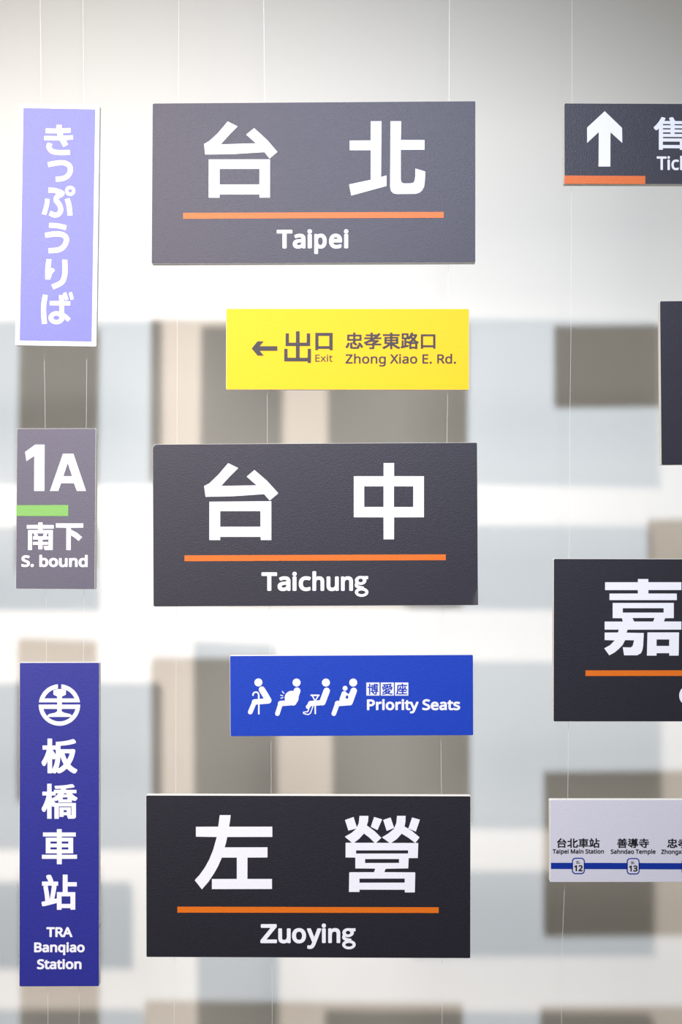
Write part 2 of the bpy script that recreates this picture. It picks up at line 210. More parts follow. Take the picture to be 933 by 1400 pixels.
["lettering","white letters reading Chiayi","white",[[-506,991,-516,980,-519,970,-519,485,-516,475,-505,464,-495,461,-428,461,-418,464,-407,475,-404,485,-404,689,-399,714,-386,740,-373,749,-346,759,-316,762,-278,755,-266,745,-258,729,-254,712,-254,485,-251,475,-241,464,-231,461,-166,462,-156,465,-145,475,-142,485,-142,734,-148,761,-163,796,-188,825,-206,837,-258,855,-336,857,-403,838,-405,970,-408,980,-418,991,-428,994,-496,994],[-69,953,-77,931,-77,908,-69,886,-51,868,-28,860,2,860,22,868,40,886,48,906,48,933,40,953,21,972,-1,979,-28,979,-46,974],[1005,952,984,973,964,981,934,981,909,970,896,957,885,925,888,902,896,885,916,867,934,861,964,861,984,869,1004,889,1010,905,1010,935],[-559,935,-581,948,-648,966,-691,971,-773,968,-813,960,-875,935,-909,912,-937,885,-958,855,-983,798,-994,743,-994,681,-988,643,-973,594,-948,548,-915,513,-863,479,-828,466,-775,456,-655,458,-590,474,-579,485,-574,497,-574,549,-577,559,-588,570,-603,573,-690,555,-745,555,-785,563,-824,584,-843,604,-866,646,-874,683,-876,716,-872,755,-864,783,-841,823,-825,838,-785,861,-730,871,-676,867,-611,847,-593,850,-580,863,-557,903,-554,923],[442,467,450,476,453,486,453,722,447,765,437,792,426,808,405,829,376,845,321,858,234,855,181,842,143,827,133,817,131,797,151,752,162,741,182,738,237,758,267,763,296,763,311,760,329,751,337,735,338,720,334,716,279,716,214,708,159,690,132,673,101,640,88,602,88,555,96,530,109,507,147,475,204,457,287,460,322,470,352,488,360,473,377,463,429,462],[19,462,32,467,40,475,43,485,43,829,38,841,22,852,-48,852,-61,847,-69,839,-72,829,-72,485,-67,473,-51,462],[482,319,517,311,589,314,619,324,644,339,684,381,710,427,877,815,880,833,867,850,856,854,784,854,774,851,765,842,674,620,671,621,575,842,566,850,556,853,484,853,474,850,464,840,460,830,463,815,614,486,590,434,572,416,557,408,539,405,492,410,482,407,472,397,468,386,468,339,471,329],[982,463,994,468,1002,477,1005,487,1005,830,1000,843,984,853,914,854,904,851,895,843,890,830,890,487,895,474,912,463],[337,628,337,608,325,578,292,557,267,552,237,552,214,560,206,568,203,578,206,595,216,608,232,616,264,624]]]],
"ticket":[
["arrow","white upward arrow","white",[[-2389,479,-2067,479,-2063,1316,-2059,1415,-1748,1134,-1737,1131,-1744,1537,-2216,1991,-2231,1981,-2673,1572,-2704,1539,-2703,1125,-2696,1129,-2391,1414,-2383,1415,-2390,548,-2393,540,-2393,483]]],
["stripe","orange stripe along the lower edge","orange2",[[-1108,222,-1112,226,-3325,232,-3328,229,-3331,144,-3331,9,-3327,5,-2781,3,-2773,6,-1114,4,-1110,8,-1108,92]]],
["character","white character shou","white",[[-734,942,-624,942,-623,982,-619,986,-160,984,-157,980,-155,940,-43,940,-43,1254,-616,1257,-620,1261,-620,1291,-616,1295,14,1293,15,1373,12,1377,-295,1378,-299,1382,-299,1414,-295,1418,-53,1417,-50,1420,-50,1493,-53,1496,-295,1498,-299,1501,-299,1529,-295,1532,-56,1532,-56,1610,-295,1612,-299,1616,-298,1646,-11,1646,-7,1649,-8,1727,-285,1730,-322,1800,-345,1834,-385,1834,-447,1816,-448,1783,-421,1736,-422,1730,-577,1730,-580,1734,-553,1784,-554,1815,-617,1835,-662,1834,-706,1752,-751,1687,-810,1618,-872,1561,-871,1531,-821,1480,-781,1480,-736,1522,-733,1521],[-411,1644,-411,1616,-415,1613,-616,1613,-620,1617,-620,1645,-617,1648,-415,1647],[-411,1529,-411,1502,-415,1498,-616,1499,-620,1503,-620,1530,-616,1534,-415,1533],[-411,1415,-411,1382,-415,1378,-616,1379,-620,1383,-620,1415,-616,1419,-415,1418],[-623,1079,-623,1164,-619,1168,-160,1166,-157,1162,-157,1077,-160,1073,-619,1075]]],
["character","white character piao","white",[[125,1833,126,1743,380,1741,383,1737,383,1700,380,1696,180,1696,180,1441,911,1439,911,1693,699,1695,695,1699,695,1736,699,1740,953,1739,953,1830],[486,1739,589,1739,589,1697,487,1697],[285,1608,382,1608,383,1528,285,1528],[486,1607,589,1607,589,1527,487,1527],[696,1606,801,1606,801,1526,696,1526],[227,1320,230,1316,858,1313,862,1317,862,1399,858,1403,230,1406,227,1402],[971,1274,118,1279,115,1275,116,1188,305,1185,299,1175,258,1134,216,1101,176,1073,110,1036,107,1031,108,1004,158,956,201,955,263,995,319,1038,407,1126,416,1139,415,1167,377,1184,485,1185,488,1182,488,1040,480,1033,367,1033,367,998,390,937,472,936,549,944,577,956,590,969,595,984,599,1184,691,1184,697,1183,695,1181,656,1151,656,1121,772,1043,837,993,873,960,913,960,964,1003,964,1035,881,1101,755,1183,970,1184]]],
["lettering","white letters reading Tickets","white",[[-143,778,-150,765,-150,403,-148,395,-135,388,-101,387,-89,394,-86,402,-86,488,-71,504,12,390,20,387,64,387,72,389,79,400,77,408,-26,548,68,650,71,657,69,665,56,672,14,672,6,670,-85,570,-87,767,-91,776,-101,780],[-470,694,-456,694,-444,700,-434,711,-427,731,-434,755,-444,765,-460,772,-470,771,-486,764,-497,751,-501,733,-494,710,-482,698],[-638,390,-628,394,-623,405,-623,696,-620,699,-534,698,-526,701,-519,713,-522,753,-534,760,-779,761,-787,759,-794,746,-794,714,-787,702,-779,699,-689,698,-689,405,-685,395,-676,390],[495,387,505,395,508,404,508,430,504,440,495,444,479,441,449,441,439,449,434,460,434,609,437,612,491,612,499,615,506,627,505,657,501,666,491,670,435,671,431,723,419,730,397,730,386,723,371,672,339,656,332,644,332,628,337,617,347,613,365,613,368,610,368,458,371,444,385,412,400,396,417,388,443,381,467,381],[-188,662,-239,677,-293,675,-333,659,-360,635,-369,621,-383,587,-390,555,-388,491,-371,443,-362,429,-333,403,-289,386,-245,384,-209,392,-195,398,-189,405,-186,445,-193,457,-205,457,-241,446,-279,446,-304,459,-313,473,-319,489,-324,517,-324,545,-315,585,-304,603,-295,609,-265,617,-241,615,-209,605,-199,609,-183,650],[228,675,180,673,162,667,136,652,118,634,105,615,93,585,87,555,85,527,89,489,97,461,109,437,144,403,164,393,204,382,256,384,307,400,314,413,312,453,299,459,270,448,234,442,214,442,188,448,174,458,165,469,157,485,154,509,309,509,320,514,324,524,324,568,308,620,298,634,275,657,251,669],[529,397,575,383,626,380,674,393,689,401,709,421,721,453,721,485,710,511,690,532,678,539,592,578,584,587,581,599,584,606,592,611,612,616,646,614,688,600,696,602,703,608,715,638,715,650,710,655,660,671,602,674,570,665,555,657,530,635,520,611,518,589,524,563,533,548,546,535,565,523,649,483,657,473,657,457,652,449,642,443,618,438,586,440,535,458,527,456,520,444,520,412,522,404],[-482,389,-444,389,-435,394,-431,404,-431,659,-436,670,-446,674,-484,674,-493,669,-497,659,-497,404,-492,393],[156,569,159,583,171,603,190,615,202,617,226,615,236,610,248,598,257,576,254,567]]]],
"exit":[
["arrow","dark grey arrow pointing left","dark",[[-1924,1187,-1928,1191,-2405,1190,-2406,1194,-2299,1324,-2462,1326,-2478,1313,-2623,1132,-2626,1124,-2464,930,-2301,930,-2299,935,-2394,1048,-2404,1064,-1928,1065,-1924,1069]]],
["character","large dark grey character chu","dark",[[-1000,733,-1000,1119,-1091,1119,-1093,875,-1308,874,-1312,878,-1312,1194,-1023,1196,-1023,1542,-1119,1542,-1121,1289,-1309,1288,-1313,1291,-1314,1599,-1415,1600,-1416,1289,-1602,1287,-1606,1291,-1607,1542,-1698,1542,-1698,1196,-1416,1194,-1415,878,-1419,874,-1642,875,-1644,1118,-1732,1120,-1736,1116,-1735,775,-1095,774,-1091,771,-1090,733]]],
["character","dark grey character kou","dark",[[-408,1557,-884,1556,-884,1083,-806,1082,-805,1115,-801,1119,-495,1119,-491,1115,-490,1082,-407,1082],[-797,1473,-501,1474,-500,1193,-796,1192]]],
["lettering","small dark letters reading Exit","dark",[[-566,938,-555,931,-540,933,-532,942,-534,957,-544,965,-559,964,-564,960,-567,955],[-762,766,-760,769,-760,789,-762,792,-851,793,-851,853,-767,854,-765,857,-765,877,-768,880,-851,880,-852,932,-850,934,-762,934,-760,937,-761,957,-763,959,-881,959,-883,956,-883,768,-880,766],[-411,768,-409,771,-411,789,-437,788,-447,792,-454,799,-456,804,-456,887,-454,889,-412,889,-411,892,-411,911,-414,913,-455,913,-456,943,-459,945,-475,945,-486,915,-508,906,-510,903,-508,890,-489,889,-487,887,-487,801,-483,786,-474,774,-456,765,-426,764],[-591,768,-591,771,-647,841,-595,907,-596,912,-627,912,-667,862,-706,912,-738,911,-736,904,-686,841,-738,775,-741,770,-740,767,-709,767,-667,820,-624,766],[-563,913,-566,910,-566,769,-563,766,-538,766,-534,769,-535,910,-538,913]]],
["lettering","dark characters naming the road","dark",[[-10,1509,-10,1342,152,1341,155,1338,155,1313,129,1295,127,1291,69,1290,68,1171,72,1146,82,1131,96,1124,114,1121,283,1121,293,1123,310,1131,322,1148,329,1173,333,1205,355,1173,370,1148,393,1148,427,1166,427,1183,419,1198,375,1261,355,1285,348,1291,324,1291,294,1277,294,1260,320,1223,311,1225,295,1233,273,1232,268,1192,265,1182,256,1173,248,1171,149,1171,138,1174,132,1183,132,1275,172,1247,213,1209,236,1210,265,1232,264,1249,216,1292,218,1340,386,1342,386,1509,219,1510,216,1512,215,1567,157,1568,154,1565,154,1510],[899,1533,868,1550,847,1550,813,1515,695,1515,692,1517,691,1568,633,1568,630,1566,630,1515,498,1514,498,1467,628,1466,631,1464,630,1434,456,1433,454,1430,455,1385,632,1384,585,1358,555,1357,554,1345,550,1342,493,1318,446,1302,446,1284,470,1256,492,1255,492,1219,495,1216,676,1215,676,1167,672,1161,649,1159,592,1160,591,1143,601,1127,605,1113,609,1111,696,1113,719,1118,728,1124,736,1140,737,1216,924,1217,925,1262,922,1265,757,1265,819,1297,860,1323,861,1342,839,1359,711,1359,750,1385,929,1385,929,1433,816,1434,862,1475,898,1513],[1913,1114,1913,1263,1915,1265,1929,1266,1951,1295,1951,1311,1889,1342,1860,1363,1845,1376,1872,1413,1899,1463,1910,1493,1910,1510,1887,1521,1790,1519,1797,1541,1796,1560,1763,1569,1740,1569,1709,1500,1688,1467,1671,1448,1670,1548,1483,1548,1483,1384,1551,1384,1554,1381,1554,1209,1543,1204,1539,1206,1538,1354,1483,1355,1483,1194,1480,1190,1458,1186,1458,1166,1463,1137,1467,1135,1497,1137,1682,1181,1683,1199,1679,1228,1652,1228,1613,1221,1613,1283,1640,1284,1649,1276,1660,1261,1689,1262,1691,1259,1692,1112,1747,1112,1750,1114,1750,1128,1752,1130,1851,1130,1853,1128,1853,1116,1856,1113],[967,1521,966,1474,969,1472,1162,1472,1165,1469,1165,1451,1162,1448,1010,1447,1011,1256,1111,1254,1079,1228,1036,1202,999,1183,954,1165,954,1149,979,1120,1006,1120,1061,1145,1113,1177,1164,1217,1166,1114,1168,1111,1227,1112,1228,1217,1271,1184,1306,1160,1342,1140,1390,1119,1415,1119,1442,1148,1442,1166,1395,1184,1355,1204,1311,1230,1282,1254,1390,1256,1390,1448,1229,1448,1227,1451,1227,1469,1229,1472,1429,1473,1429,1521,1229,1522,1226,1524,1226,1566,1167,1567,1165,1564,1165,1524,1162,1522],[2407,1518,2007,1518,2007,1124,2069,1124,2070,1161,2073,1164,2343,1164,2345,1161,2346,1126,2408,1126],[1541,1433,1541,1500,1612,1500,1611,1433],[1768,1470,1828,1471,1830,1468,1809,1433,1800,1423,1781,1446],[756,1466,717,1435,712,1433,693,1434,693,1466],[2070,1220,2070,1465,2344,1465,2344,1219],[154,1392,50,1392,50,1460,154,1461],[325,1392,217,1392,217,1460,324,1461],[1613,1333,1612,1381,1615,1384,1665,1384,1675,1379,1698,1379,1730,1415,1757,1378,1752,1370,1727,1351,1678,1322,1676,1323,1676,1329,1673,1332],[1070,1377,1070,1401,1072,1403,1162,1403,1165,1401,1165,1377,1163,1375,1072,1375],[1327,1378,1324,1375,1229,1375,1227,1378,1227,1401,1229,1403,1324,1403,1327,1401],[1070,1327,1072,1330,1163,1330,1165,1327,1165,1304,1163,1302,1073,1302,1070,1304],[1327,1328,1327,1304,1325,1302,1229,1302,1227,1304,1227,1327,1229,1330,1325,1330],[1766,1303,1800,1330,1806,1328,1836,1303],[521,1265,625,1313,729,1312,714,1303,677,1289,676,1267,674,1265],[59,1277,27,1289,4,1288,-22,1226,-37,1200,-57,1173,-56,1156,-21,1141,3,1141,23,1173,43,1215,59,1257],[1852,1253,1852,1179,1750,1179,1750,1253]]],
["lettering","dark letters reading Zhong Xiao E. Rd.","dark",[[181,987,177,981,178,719,184,715,219,715,224,719,224,824,230,849,238,863,252,872,267,875,283,875,294,873,305,867,314,846,315,719,321,715,357,716,361,721,361,853,352,883,332,903,310,912,297,914,257,912,225,898,224,983,218,987],[2862,989,2825,989,2820,985,2819,902,2802,910,2782,916,2749,916,2732,912,2717,905,2688,876,2678,851,2675,825,2678,780,2684,763,2692,748,2716,726,2734,717,2754,714,2789,716,2808,723,2823,733,2824,733,2827,721,2831,718,2861,717,2866,721,2866,983],[1463,969,1449,979,1425,978,1415,968,1413,962,1413,949,1417,939,1424,932,1434,928,1444,928,1454,932,1464,944,1465,964],[141,716,144,721,144,751,140,756,10,757,139,935,141,940,140,967,135,970,-46,969,-50,964,-50,936,-46,931,78,929,-53,751,-55,746,-54,718,-49,715],[1394,718,1396,727,1310,849,1387,959,1386,969,1382,971,1343,970,1282,885,1227,963,1219,970,1178,971,1175,970,1172,965,1175,957,1252,849,1167,727,1168,718,1172,716,1214,718,1280,814,1347,718,1351,716],[2210,717,2214,723,2214,751,2210,756,2100,757,2100,829,2203,830,2208,836,2207,864,2202,870,2100,871,2099,929,2101,932,2210,932,2214,938,2214,968,2208,972,2056,971,2052,966,2053,721,2058,717],[2462,972,2458,966,2459,720,2464,717,2499,717,2503,719,2505,816,2545,817,2549,815,2612,719,2616,717,2658,718,2661,721,2661,730,2595,828,2616,841,2630,855,2641,876,2643,890,2641,916,2636,933,2629,944,2609,960,2577,971],[2505,933,2555,932,2575,927,2584,921,2592,908,2594,898,2591,880,2585,871,2569,861,2552,857,2505,858],[429,892,415,876,405,858,398,823,398,805,402,781,407,766,418,748,442,726,466,716,486,712,509,712,531,716,546,721,564,732,583,752,591,770,598,803,598,825,593,853,578,880,556,900,539,909,516,914,469,912,452,907],[816,717,819,721,819,860,815,875,805,892,791,904,781,909,759,914,714,912,703,909,679,895,676,907,673,910,639,909,637,905,637,721,639,718,643,715,678,715,683,720,684,830,687,846,694,861,706,870,726,876,743,876,760,870,768,862,772,852,774,720,780,716],[1045,911,1013,911,1005,896,983,909,963,914,920,912,894,900,877,883,869,872,859,842,857,797,863,770,876,745,895,726,925,714,958,712,987,719,1000,727,1003,725,1002,710,994,690,982,679,969,674,955,672,930,674,877,687,872,681,873,651,877,646,920,636,950,634,977,636,995,639,1012,646,1025,656,1037,670,1044,683,1049,712,1049,905],[1670,717,1674,722,1673,866,1670,879,1663,891,1653,901,1637,909,1612,915,1567,913,1523,899,1520,896,1520,889,1534,863,1541,863,1579,876,1606,876,1618,871,1623,866,1628,852,1628,842,1626,840,1579,838,1556,834,1539,829,1519,818,1504,800,1498,784,1499,760,1502,749,1509,736,1519,727,1534,718,1558,713,1581,713,1603,717,1618,723,1633,735,1637,720,1641,717],[1753,901,1726,874,1714,842,1712,831,1714,789,1719,771,1729,752,1753,728,1770,720,1788,715,1800,713,1835,715,1855,720,1873,730,1887,742,1900,761,1911,794,1910,836,1908,846,1905,857,1892,881,1866,903,1841,913,1829,915,1793,915,1766,908],[1422,911,1416,905,1417,722,1423,716,1458,716,1463,722,1463,905,1457,911],[489,876,516,874,530,866,540,856,550,826,550,801,541,773,529,759,504,750,482,752,464,762,454,776,446,801,448,835,457,856,469,868],[945,876,970,874,987,865,997,850,1002,828,1003,793,996,770,983,758,962,751,937,753,922,761,909,782,906,797,904,813,906,830,911,848,916,859,926,868],[1803,877,1821,876,1845,867,1852,859,1858,846,1864,822,1862,794,1858,782,1850,767,1836,757,1816,751,1791,755,1781,761,1772,769,1764,784,1759,814,1762,839,1772,861,1779,868],[2762,877,2781,877,2801,870,2809,862,2814,851,2820,831,2820,795,2811,770,2806,763,2797,758,2776,752,2756,754,2741,762,2730,776,2723,801,2725,835,2735,861,2744,870],[1628,804,1629,792,1625,777,1613,762,1588,752,1569,751,1554,757,1549,762,1547,780,1558,794,1586,803],[2253,758,2251,751,2251,731,2262,717,2277,712,2294,714,2304,720,2309,728,2311,751,2307,759,2299,768,2287,772,2272,771,2263,768],[2970,758,2960,768,2951,772,2934,772,2924,769,2915,760,2912,751,2914,728,2921,719,2936,713,2946,712,2961,718,2971,731,2972,751]]]],
"sbound":[
["number","white figure 1","white",[[-322,2682,-318,2686,-319,3952,-323,3956,-584,3956,-865,3754,-825,3509,-821,3505,-816,3508,-606,3648,-604,2685,-600,2682]]],
["lettering","white letter A","white",[[844,2684,487,3702,193,3702,-162,2683,72,2683,141,2881,146,2893,152,2897,507,2897,588,2684],[329,3455,438,3134,450,3094,447,3090,209,3091]]],
["stripe","green stripe from the left edge","green",[[-1095,1997,-1091,1994,350,1996,353,2000,353,2296,349,2299,-149,2298,-157,2296,-1092,2292,-1095,2288]]],
["character","white character nan","white",[[-763,1063,-655,1062,-651,1066,-652,1516,-648,1520,-192,1520,-191,1179,-329,1170,-332,1164,-296,1063,-71,1064,-71,1613,-355,1613,-358,1617,-358,1647,-355,1651,-52,1652,-48,1655,-49,1750,-355,1751,-359,1755,-359,1817,-362,1821,-480,1820,-481,1755,-485,1751,-801,1749,-802,1654,-798,1650,-485,1651,-481,1647,-481,1617,-485,1613,-764,1611],[-605,1514,-581,1439,-626,1436,-625,1351,-477,1349,-476,1291,-480,1288,-625,1287,-626,1208,-622,1205,-477,1204,-474,1081,-359,1081,-357,1204,-206,1207,-206,1287,-354,1288,-358,1292,-357,1350,-206,1352,-206,1437,-247,1438,-250,1442,-229,1515,-327,1515,-349,1444,-354,1438,-480,1438,-507,1515]]],
["character","white character xia","white",[[11,1796,12,1678,303,1676,305,1068,308,1064,429,1065,430,1471,539,1404,646,1315,746,1421,606,1535,432,1626,429,1631,430,1676,774,1679,774,1797]]],
["lettering","white letters reading S. bound","white",[[-433,931,-442,922,-444,915,-444,618,-442,612,-438,606,-428,601,-396,601,-384,606,-378,613,-351,601,-321,596,-287,598,-251,610,-229,625,-217,639,-202,666,-195,689,-193,701,-193,746,-197,766,-209,796,-219,811,-232,824,-248,835,-276,846,-298,850,-326,850,-366,839,-367,916,-373,927,-385,933,-426,933],[892,934,885,936,843,936,831,930,826,918,825,842,788,852,751,852,733,848,718,843,694,829,683,820,667,799,659,781,652,754,650,739,652,696,659,669,668,651,683,631,703,615,730,604,762,598,802,602,832,615,844,605,850,603,885,603,892,606,901,614,903,621,902,918,900,925],[-939,614,-916,603,-891,598,-854,595,-807,597,-782,602,-759,610,-736,624,-724,637,-713,653,-704,685,-706,713,-719,740,-732,755,-749,767,-772,778,-827,797,-849,807,-861,818,-863,831,-859,840,-852,845,-834,850,-804,850,-769,843,-746,836,-735,838,-727,846,-713,880,-713,888,-719,898,-744,909,-774,916,-806,919,-849,917,-886,907,-899,900,-918,886,-926,877,-935,863,-940,848,-942,821,-936,796,-923,772,-909,759,-874,739,-799,712,-785,699,-783,684,-792,672,-802,667,-819,663,-859,663,-889,669,-922,678,-934,676,-943,667,-945,661,-945,626],[-150,813,-168,786,-176,762,-180,742,-180,707,-176,687,-166,661,-152,640,-137,625,-120,613,-97,603,-75,598,-40,597,-13,600,8,607,35,622,51,636,64,654,76,681,81,708,81,740,77,761,69,785,53,809,41,820,23,833,-10,847,-30,850,-69,850,-96,845,-114,838,-134,826],[620,608,626,620,625,777,618,802,607,821,597,831,579,841,561,848,541,851,492,850,454,836,449,842,437,848,402,848,391,842,385,830,385,620,391,608,403,602,444,603,456,608,462,620,462,735,467,762,476,775,488,783,519,786,541,780,548,769,550,761,550,620,552,614,561,605,568,603,608,603],[110,842,104,830,104,674,113,644,123,629,135,618,149,609,184,599,200,597,234,599,251,603,277,613,287,604,294,602,327,602,339,608,345,620,345,830,339,842,327,848,287,848,280,846,271,837,269,830,270,715,266,692,261,680,252,671,242,666,215,662,191,668,186,673,181,688,181,830,179,837,170,845,163,847,122,847],[-348,779,-324,785,-301,783,-286,775,-277,762,-270,729,-273,697,-281,678,-298,665,-316,661,-341,665,-355,674,-362,685,-367,709,-367,740,-362,764,-356,773],[-74,781,-55,785,-32,783,-16,776,-5,763,2,738,2,709,-6,683,-13,674,-24,667,-49,662,-72,665,-88,676,-98,692,-101,709,-101,739,-98,756,-91,768],[758,785,768,787,795,785,811,778,819,766,826,736,824,698,817,679,800,667,777,664,755,667,742,676,734,689,729,711,731,749,740,770,745,776],[-599,661,-612,675,-632,683,-650,684,-667,678,-680,667,-687,651,-688,629,-682,614,-677,607,-665,599,-648,594,-638,594,-618,599,-605,609,-596,626,-596,650]]]],
"kippu":[
["colour_field","violet printed field inside the white border","violet",[[977,6482,495,6480,488,6482,-237,6479,-244,6482,-479,6479,-487,6482,-724,6479,-731,6482,-969,6479,-973,6475,-972,6087,-974,6080,-972,5935,-974,5927,-972,5782,-974,5774,-972,5629,-974,5622,-972,5477,-974,5469,-972,5322,-975,5314,-972,5169,-975,5161,-972,5016,-975,5009,-973,4864,-975,4856,-973,4711,-975,4704,-973,4559,-975,4551,-973,4406,-975,4399,-973,4254,-975,4246,-973,4101,-976,4094,-973,3949,-976,3941,-973,3796,-976,3789,-974,3644,-976,3636,-974,3491,-976,3484,-974,3339,-976,3331,-974,3186,-976,3179,-974,3034,-976,3026,-974,2881,-977,2874,-974,2727,-977,2719,-974,2574,-977,2567,-975,2422,-977,2414,-975,2269,-977,2262,-975,2117,-977,2110,-975,1965,-977,1957,-975,1813,-977,1805,-975,1660,-978,1653,-975,1508,-978,1500,-975,1356,-978,1348,-976,1203,-978,1196,-976,1051,-978,1044,-976,899,-978,891,-976,747,-978,739,-976,595,-978,587,-976,442,-979,435,-976,290,-979,283,-975,132,127,135,135,133,349,135,357,133,571,135,579,133,793,135,800,133,970,135,974,139,973,535,975,543,973,690,975,697,973,844,975,852,973,999,976,1007,973,1156,976,1164,973,1311,976,1318,974,1466,976,1473,974,1623,976,1630,974,1778,976,1785,974,1932,977,1940,974,2087,977,2095,974,2244,977,2252,975,2399,977,2407,975,2554,977,2561,975,2709,977,2716,975,2866,978,2874,975,3021,978,3028,976,3176,978,3183,976,3333,978,3341,976,3488,978,3495,976,3643,978,3650,976,3798,979,3805,976,3955,979,3963,977,4110,979,4118,977,4265,979,4273,977,4420,979,4428,977,4578,979,4585,977,4733,980,4740,977,4888,980,4895,978,5045,980,5053,978,5200,980,5208,978,5355,980,5363,978,5510,981,5518,978,5668,981,5675,978,5823,981,5831,979,5978,981,5986,979,6133,981,6141,979,6291,981,6298,979,6446,982,6454,981,6479]]],
["character","white character ki","white",[[-394,5609,-391,5605,-206,5605,27,5609,123,5447,137,5430,259,5503,191,5621,394,5640,385,5753,382,5757,347,5756,127,5737,103,5800,103,5810,321,5829,312,5954,286,5955,79,5938,78,6035,-65,6032,-68,6028,-68,5930,-355,5928,-359,5892,-357,5805,-354,5801,-261,5799,-51,5802,-47,5798,-28,5731,-40,5727,-392,5725,-396,5722],[315,5219,312,5349,308,5355,26,5345,-44,5349,-109,5359,-132,5366,-157,5380,-171,5394,-189,5424,-192,5444,-173,5491,-170,5504,-173,5509,-287,5543,-300,5545,-303,5540,-322,5490,-330,5457,-331,5432,-326,5400,-313,5365,-284,5316,-253,5282,-213,5252,-183,5238,-132,5223,-72,5213,-17,5209,118,5208]]],
["character","white small character tsu","white",[[-294,5007,-294,4997,-276,4912,-268,4877,-264,4873,-70,4916,27,4929,102,4935,150,4930,200,4913,230,4894,248,4876,256,4860,260,4848,260,4800,246,4745,226,4709,195,4680,147,4651,99,4633,42,4622,-73,4609,-55,4474,89,4490,146,4503,193,4521,248,4549,288,4578,328,4616,357,4659,379,4709,396,4777,398,4794,394,4874,380,4919,359,4957,324,4995,278,5026,225,5051,160,5068,48,5069,-142,5042]]],
["character","white character pu","white",[[435,4331,399,4359,354,4374,296,4370,269,4360,233,4334,214,4308,202,4283,194,4253,195,4216,201,4191,226,4146,265,4113,318,4096,353,4096,378,4102,422,4127,452,4161,465,4186,472,4216,468,4271,455,4304],[-255,4314,-263,4178,-110,4171,-27,4151,-63,4120,-99,4067,-114,4025,-116,3975,-113,3957,-97,3920,-19,3826,-1,3789,15,3736,15,3706,3,3674,-21,3646,-40,3638,-52,3634,-87,3637,-180,3682,-188,3683,-241,3561,-155,3516,-112,3502,-82,3497,-42,3497,0,3506,47,3526,74,3546,99,3571,119,3600,136,3633,153,3695,149,3763,123,3847,92,3907,22,3988,22,4001,38,4026,133,4079,167,4110,176,4125,181,4146,180,4178,172,4199,154,4221,141,4231,96,4255,33,4277,-60,4301,-105,4309],[370,4271,384,4245,385,4228,377,4208,364,4194,332,4183,311,4189,295,4202,288,4212,282,4239,290,4262,303,4276,323,4285,340,4286],[408,3570,392,3726,375,3838,359,3910,319,4037,190,4001,192,3983,222,3891,241,3811,255,3719,273,3557,296,3556],[-225,4002,-343,4012,-352,3902,-361,3842,-385,3744,-427,3601,-426,3594,-421,3591,-318,3562,-311,3561,-307,3565,-241,3811,-227,3906,-221,3989]]],
["character","white character u","white",[[-223,3351,-230,3249,-228,3221,-63,3214,9,3208,77,3195,217,3161,225,3164,251,3279,250,3290,102,3326,19,3340,-93,3349],[-341,3075,-318,2945,-314,2940,-115,2974,-47,2980,57,2981,100,2973,143,2956,169,2936,179,2913,177,2864,148,2791,127,2758,96,2726,79,2714,44,2696,-8,2680,-63,2672,-195,2663,-235,2657,-236,2637,-223,2519,-36,2533,17,2541,84,2560,131,2580,189,2619,223,2652,262,2705,289,2755,310,2813,322,2873,322,2923,313,2962,292,3007,278,3027,248,3055,221,3075,188,3092,133,3111,53,3123,-40,3122,-142,3113,-229,3100]]],
["character","white character ri","white",[[-308,1807,-175,1804,-124,1959,-47,2062,-58,2076,-121,2130,-168,2090,-171,2091,-148,2333,-149,2357,-282,2360,-287,2352,-313,2054],[280,2356,158,2353,142,2349,153,2114,152,1972,140,1897,124,1845,107,1809,75,1772,37,1745,7,1730,-143,1662,-82,1536,72,1604,147,1648,168,1664,212,1712,232,1743,252,1784,285,1894,294,1984,291,2201,284,2351]]],
["character","white character ba","white",[[389,1257,463,1277,471,1280,474,1285,424,1464,418,1474,336,1452,332,1446,380,1277],[-113,619,-78,602,-30,590,40,588,69,594,109,607,139,622,166,642,187,663,206,691,224,743,318,660,397,748,389,759,290,848,218,896,216,901,213,1105,376,1108,380,1112,377,1222,212,1221,208,1225,200,1365,242,1242,329,1271,269,1458,263,1468,178,1439,190,1399,189,1391,82,1384,69,1381,80,1221,-180,1215,-178,1103,82,1105,85,1101,87,931,42,940,2,942,-41,936,-85,923,-120,905,-152,880,-175,854,-194,819,-204,779,-204,746,-195,711,-167,664,-138,636],[-374,586,-257,597,-241,603,-264,790,-275,1010,-267,1152,-233,1370,-242,1376,-362,1394,-368,1390,-391,1253,-404,1158,-411,1078,-404,826,-381,607,-378,589],[-74,758,-69,785,-50,808,-14,824,8,827,41,822,71,807,87,789,95,767,88,740,70,721,48,708,25,703,-2,702,-37,712,-60,729]]]],
"banqiao":[
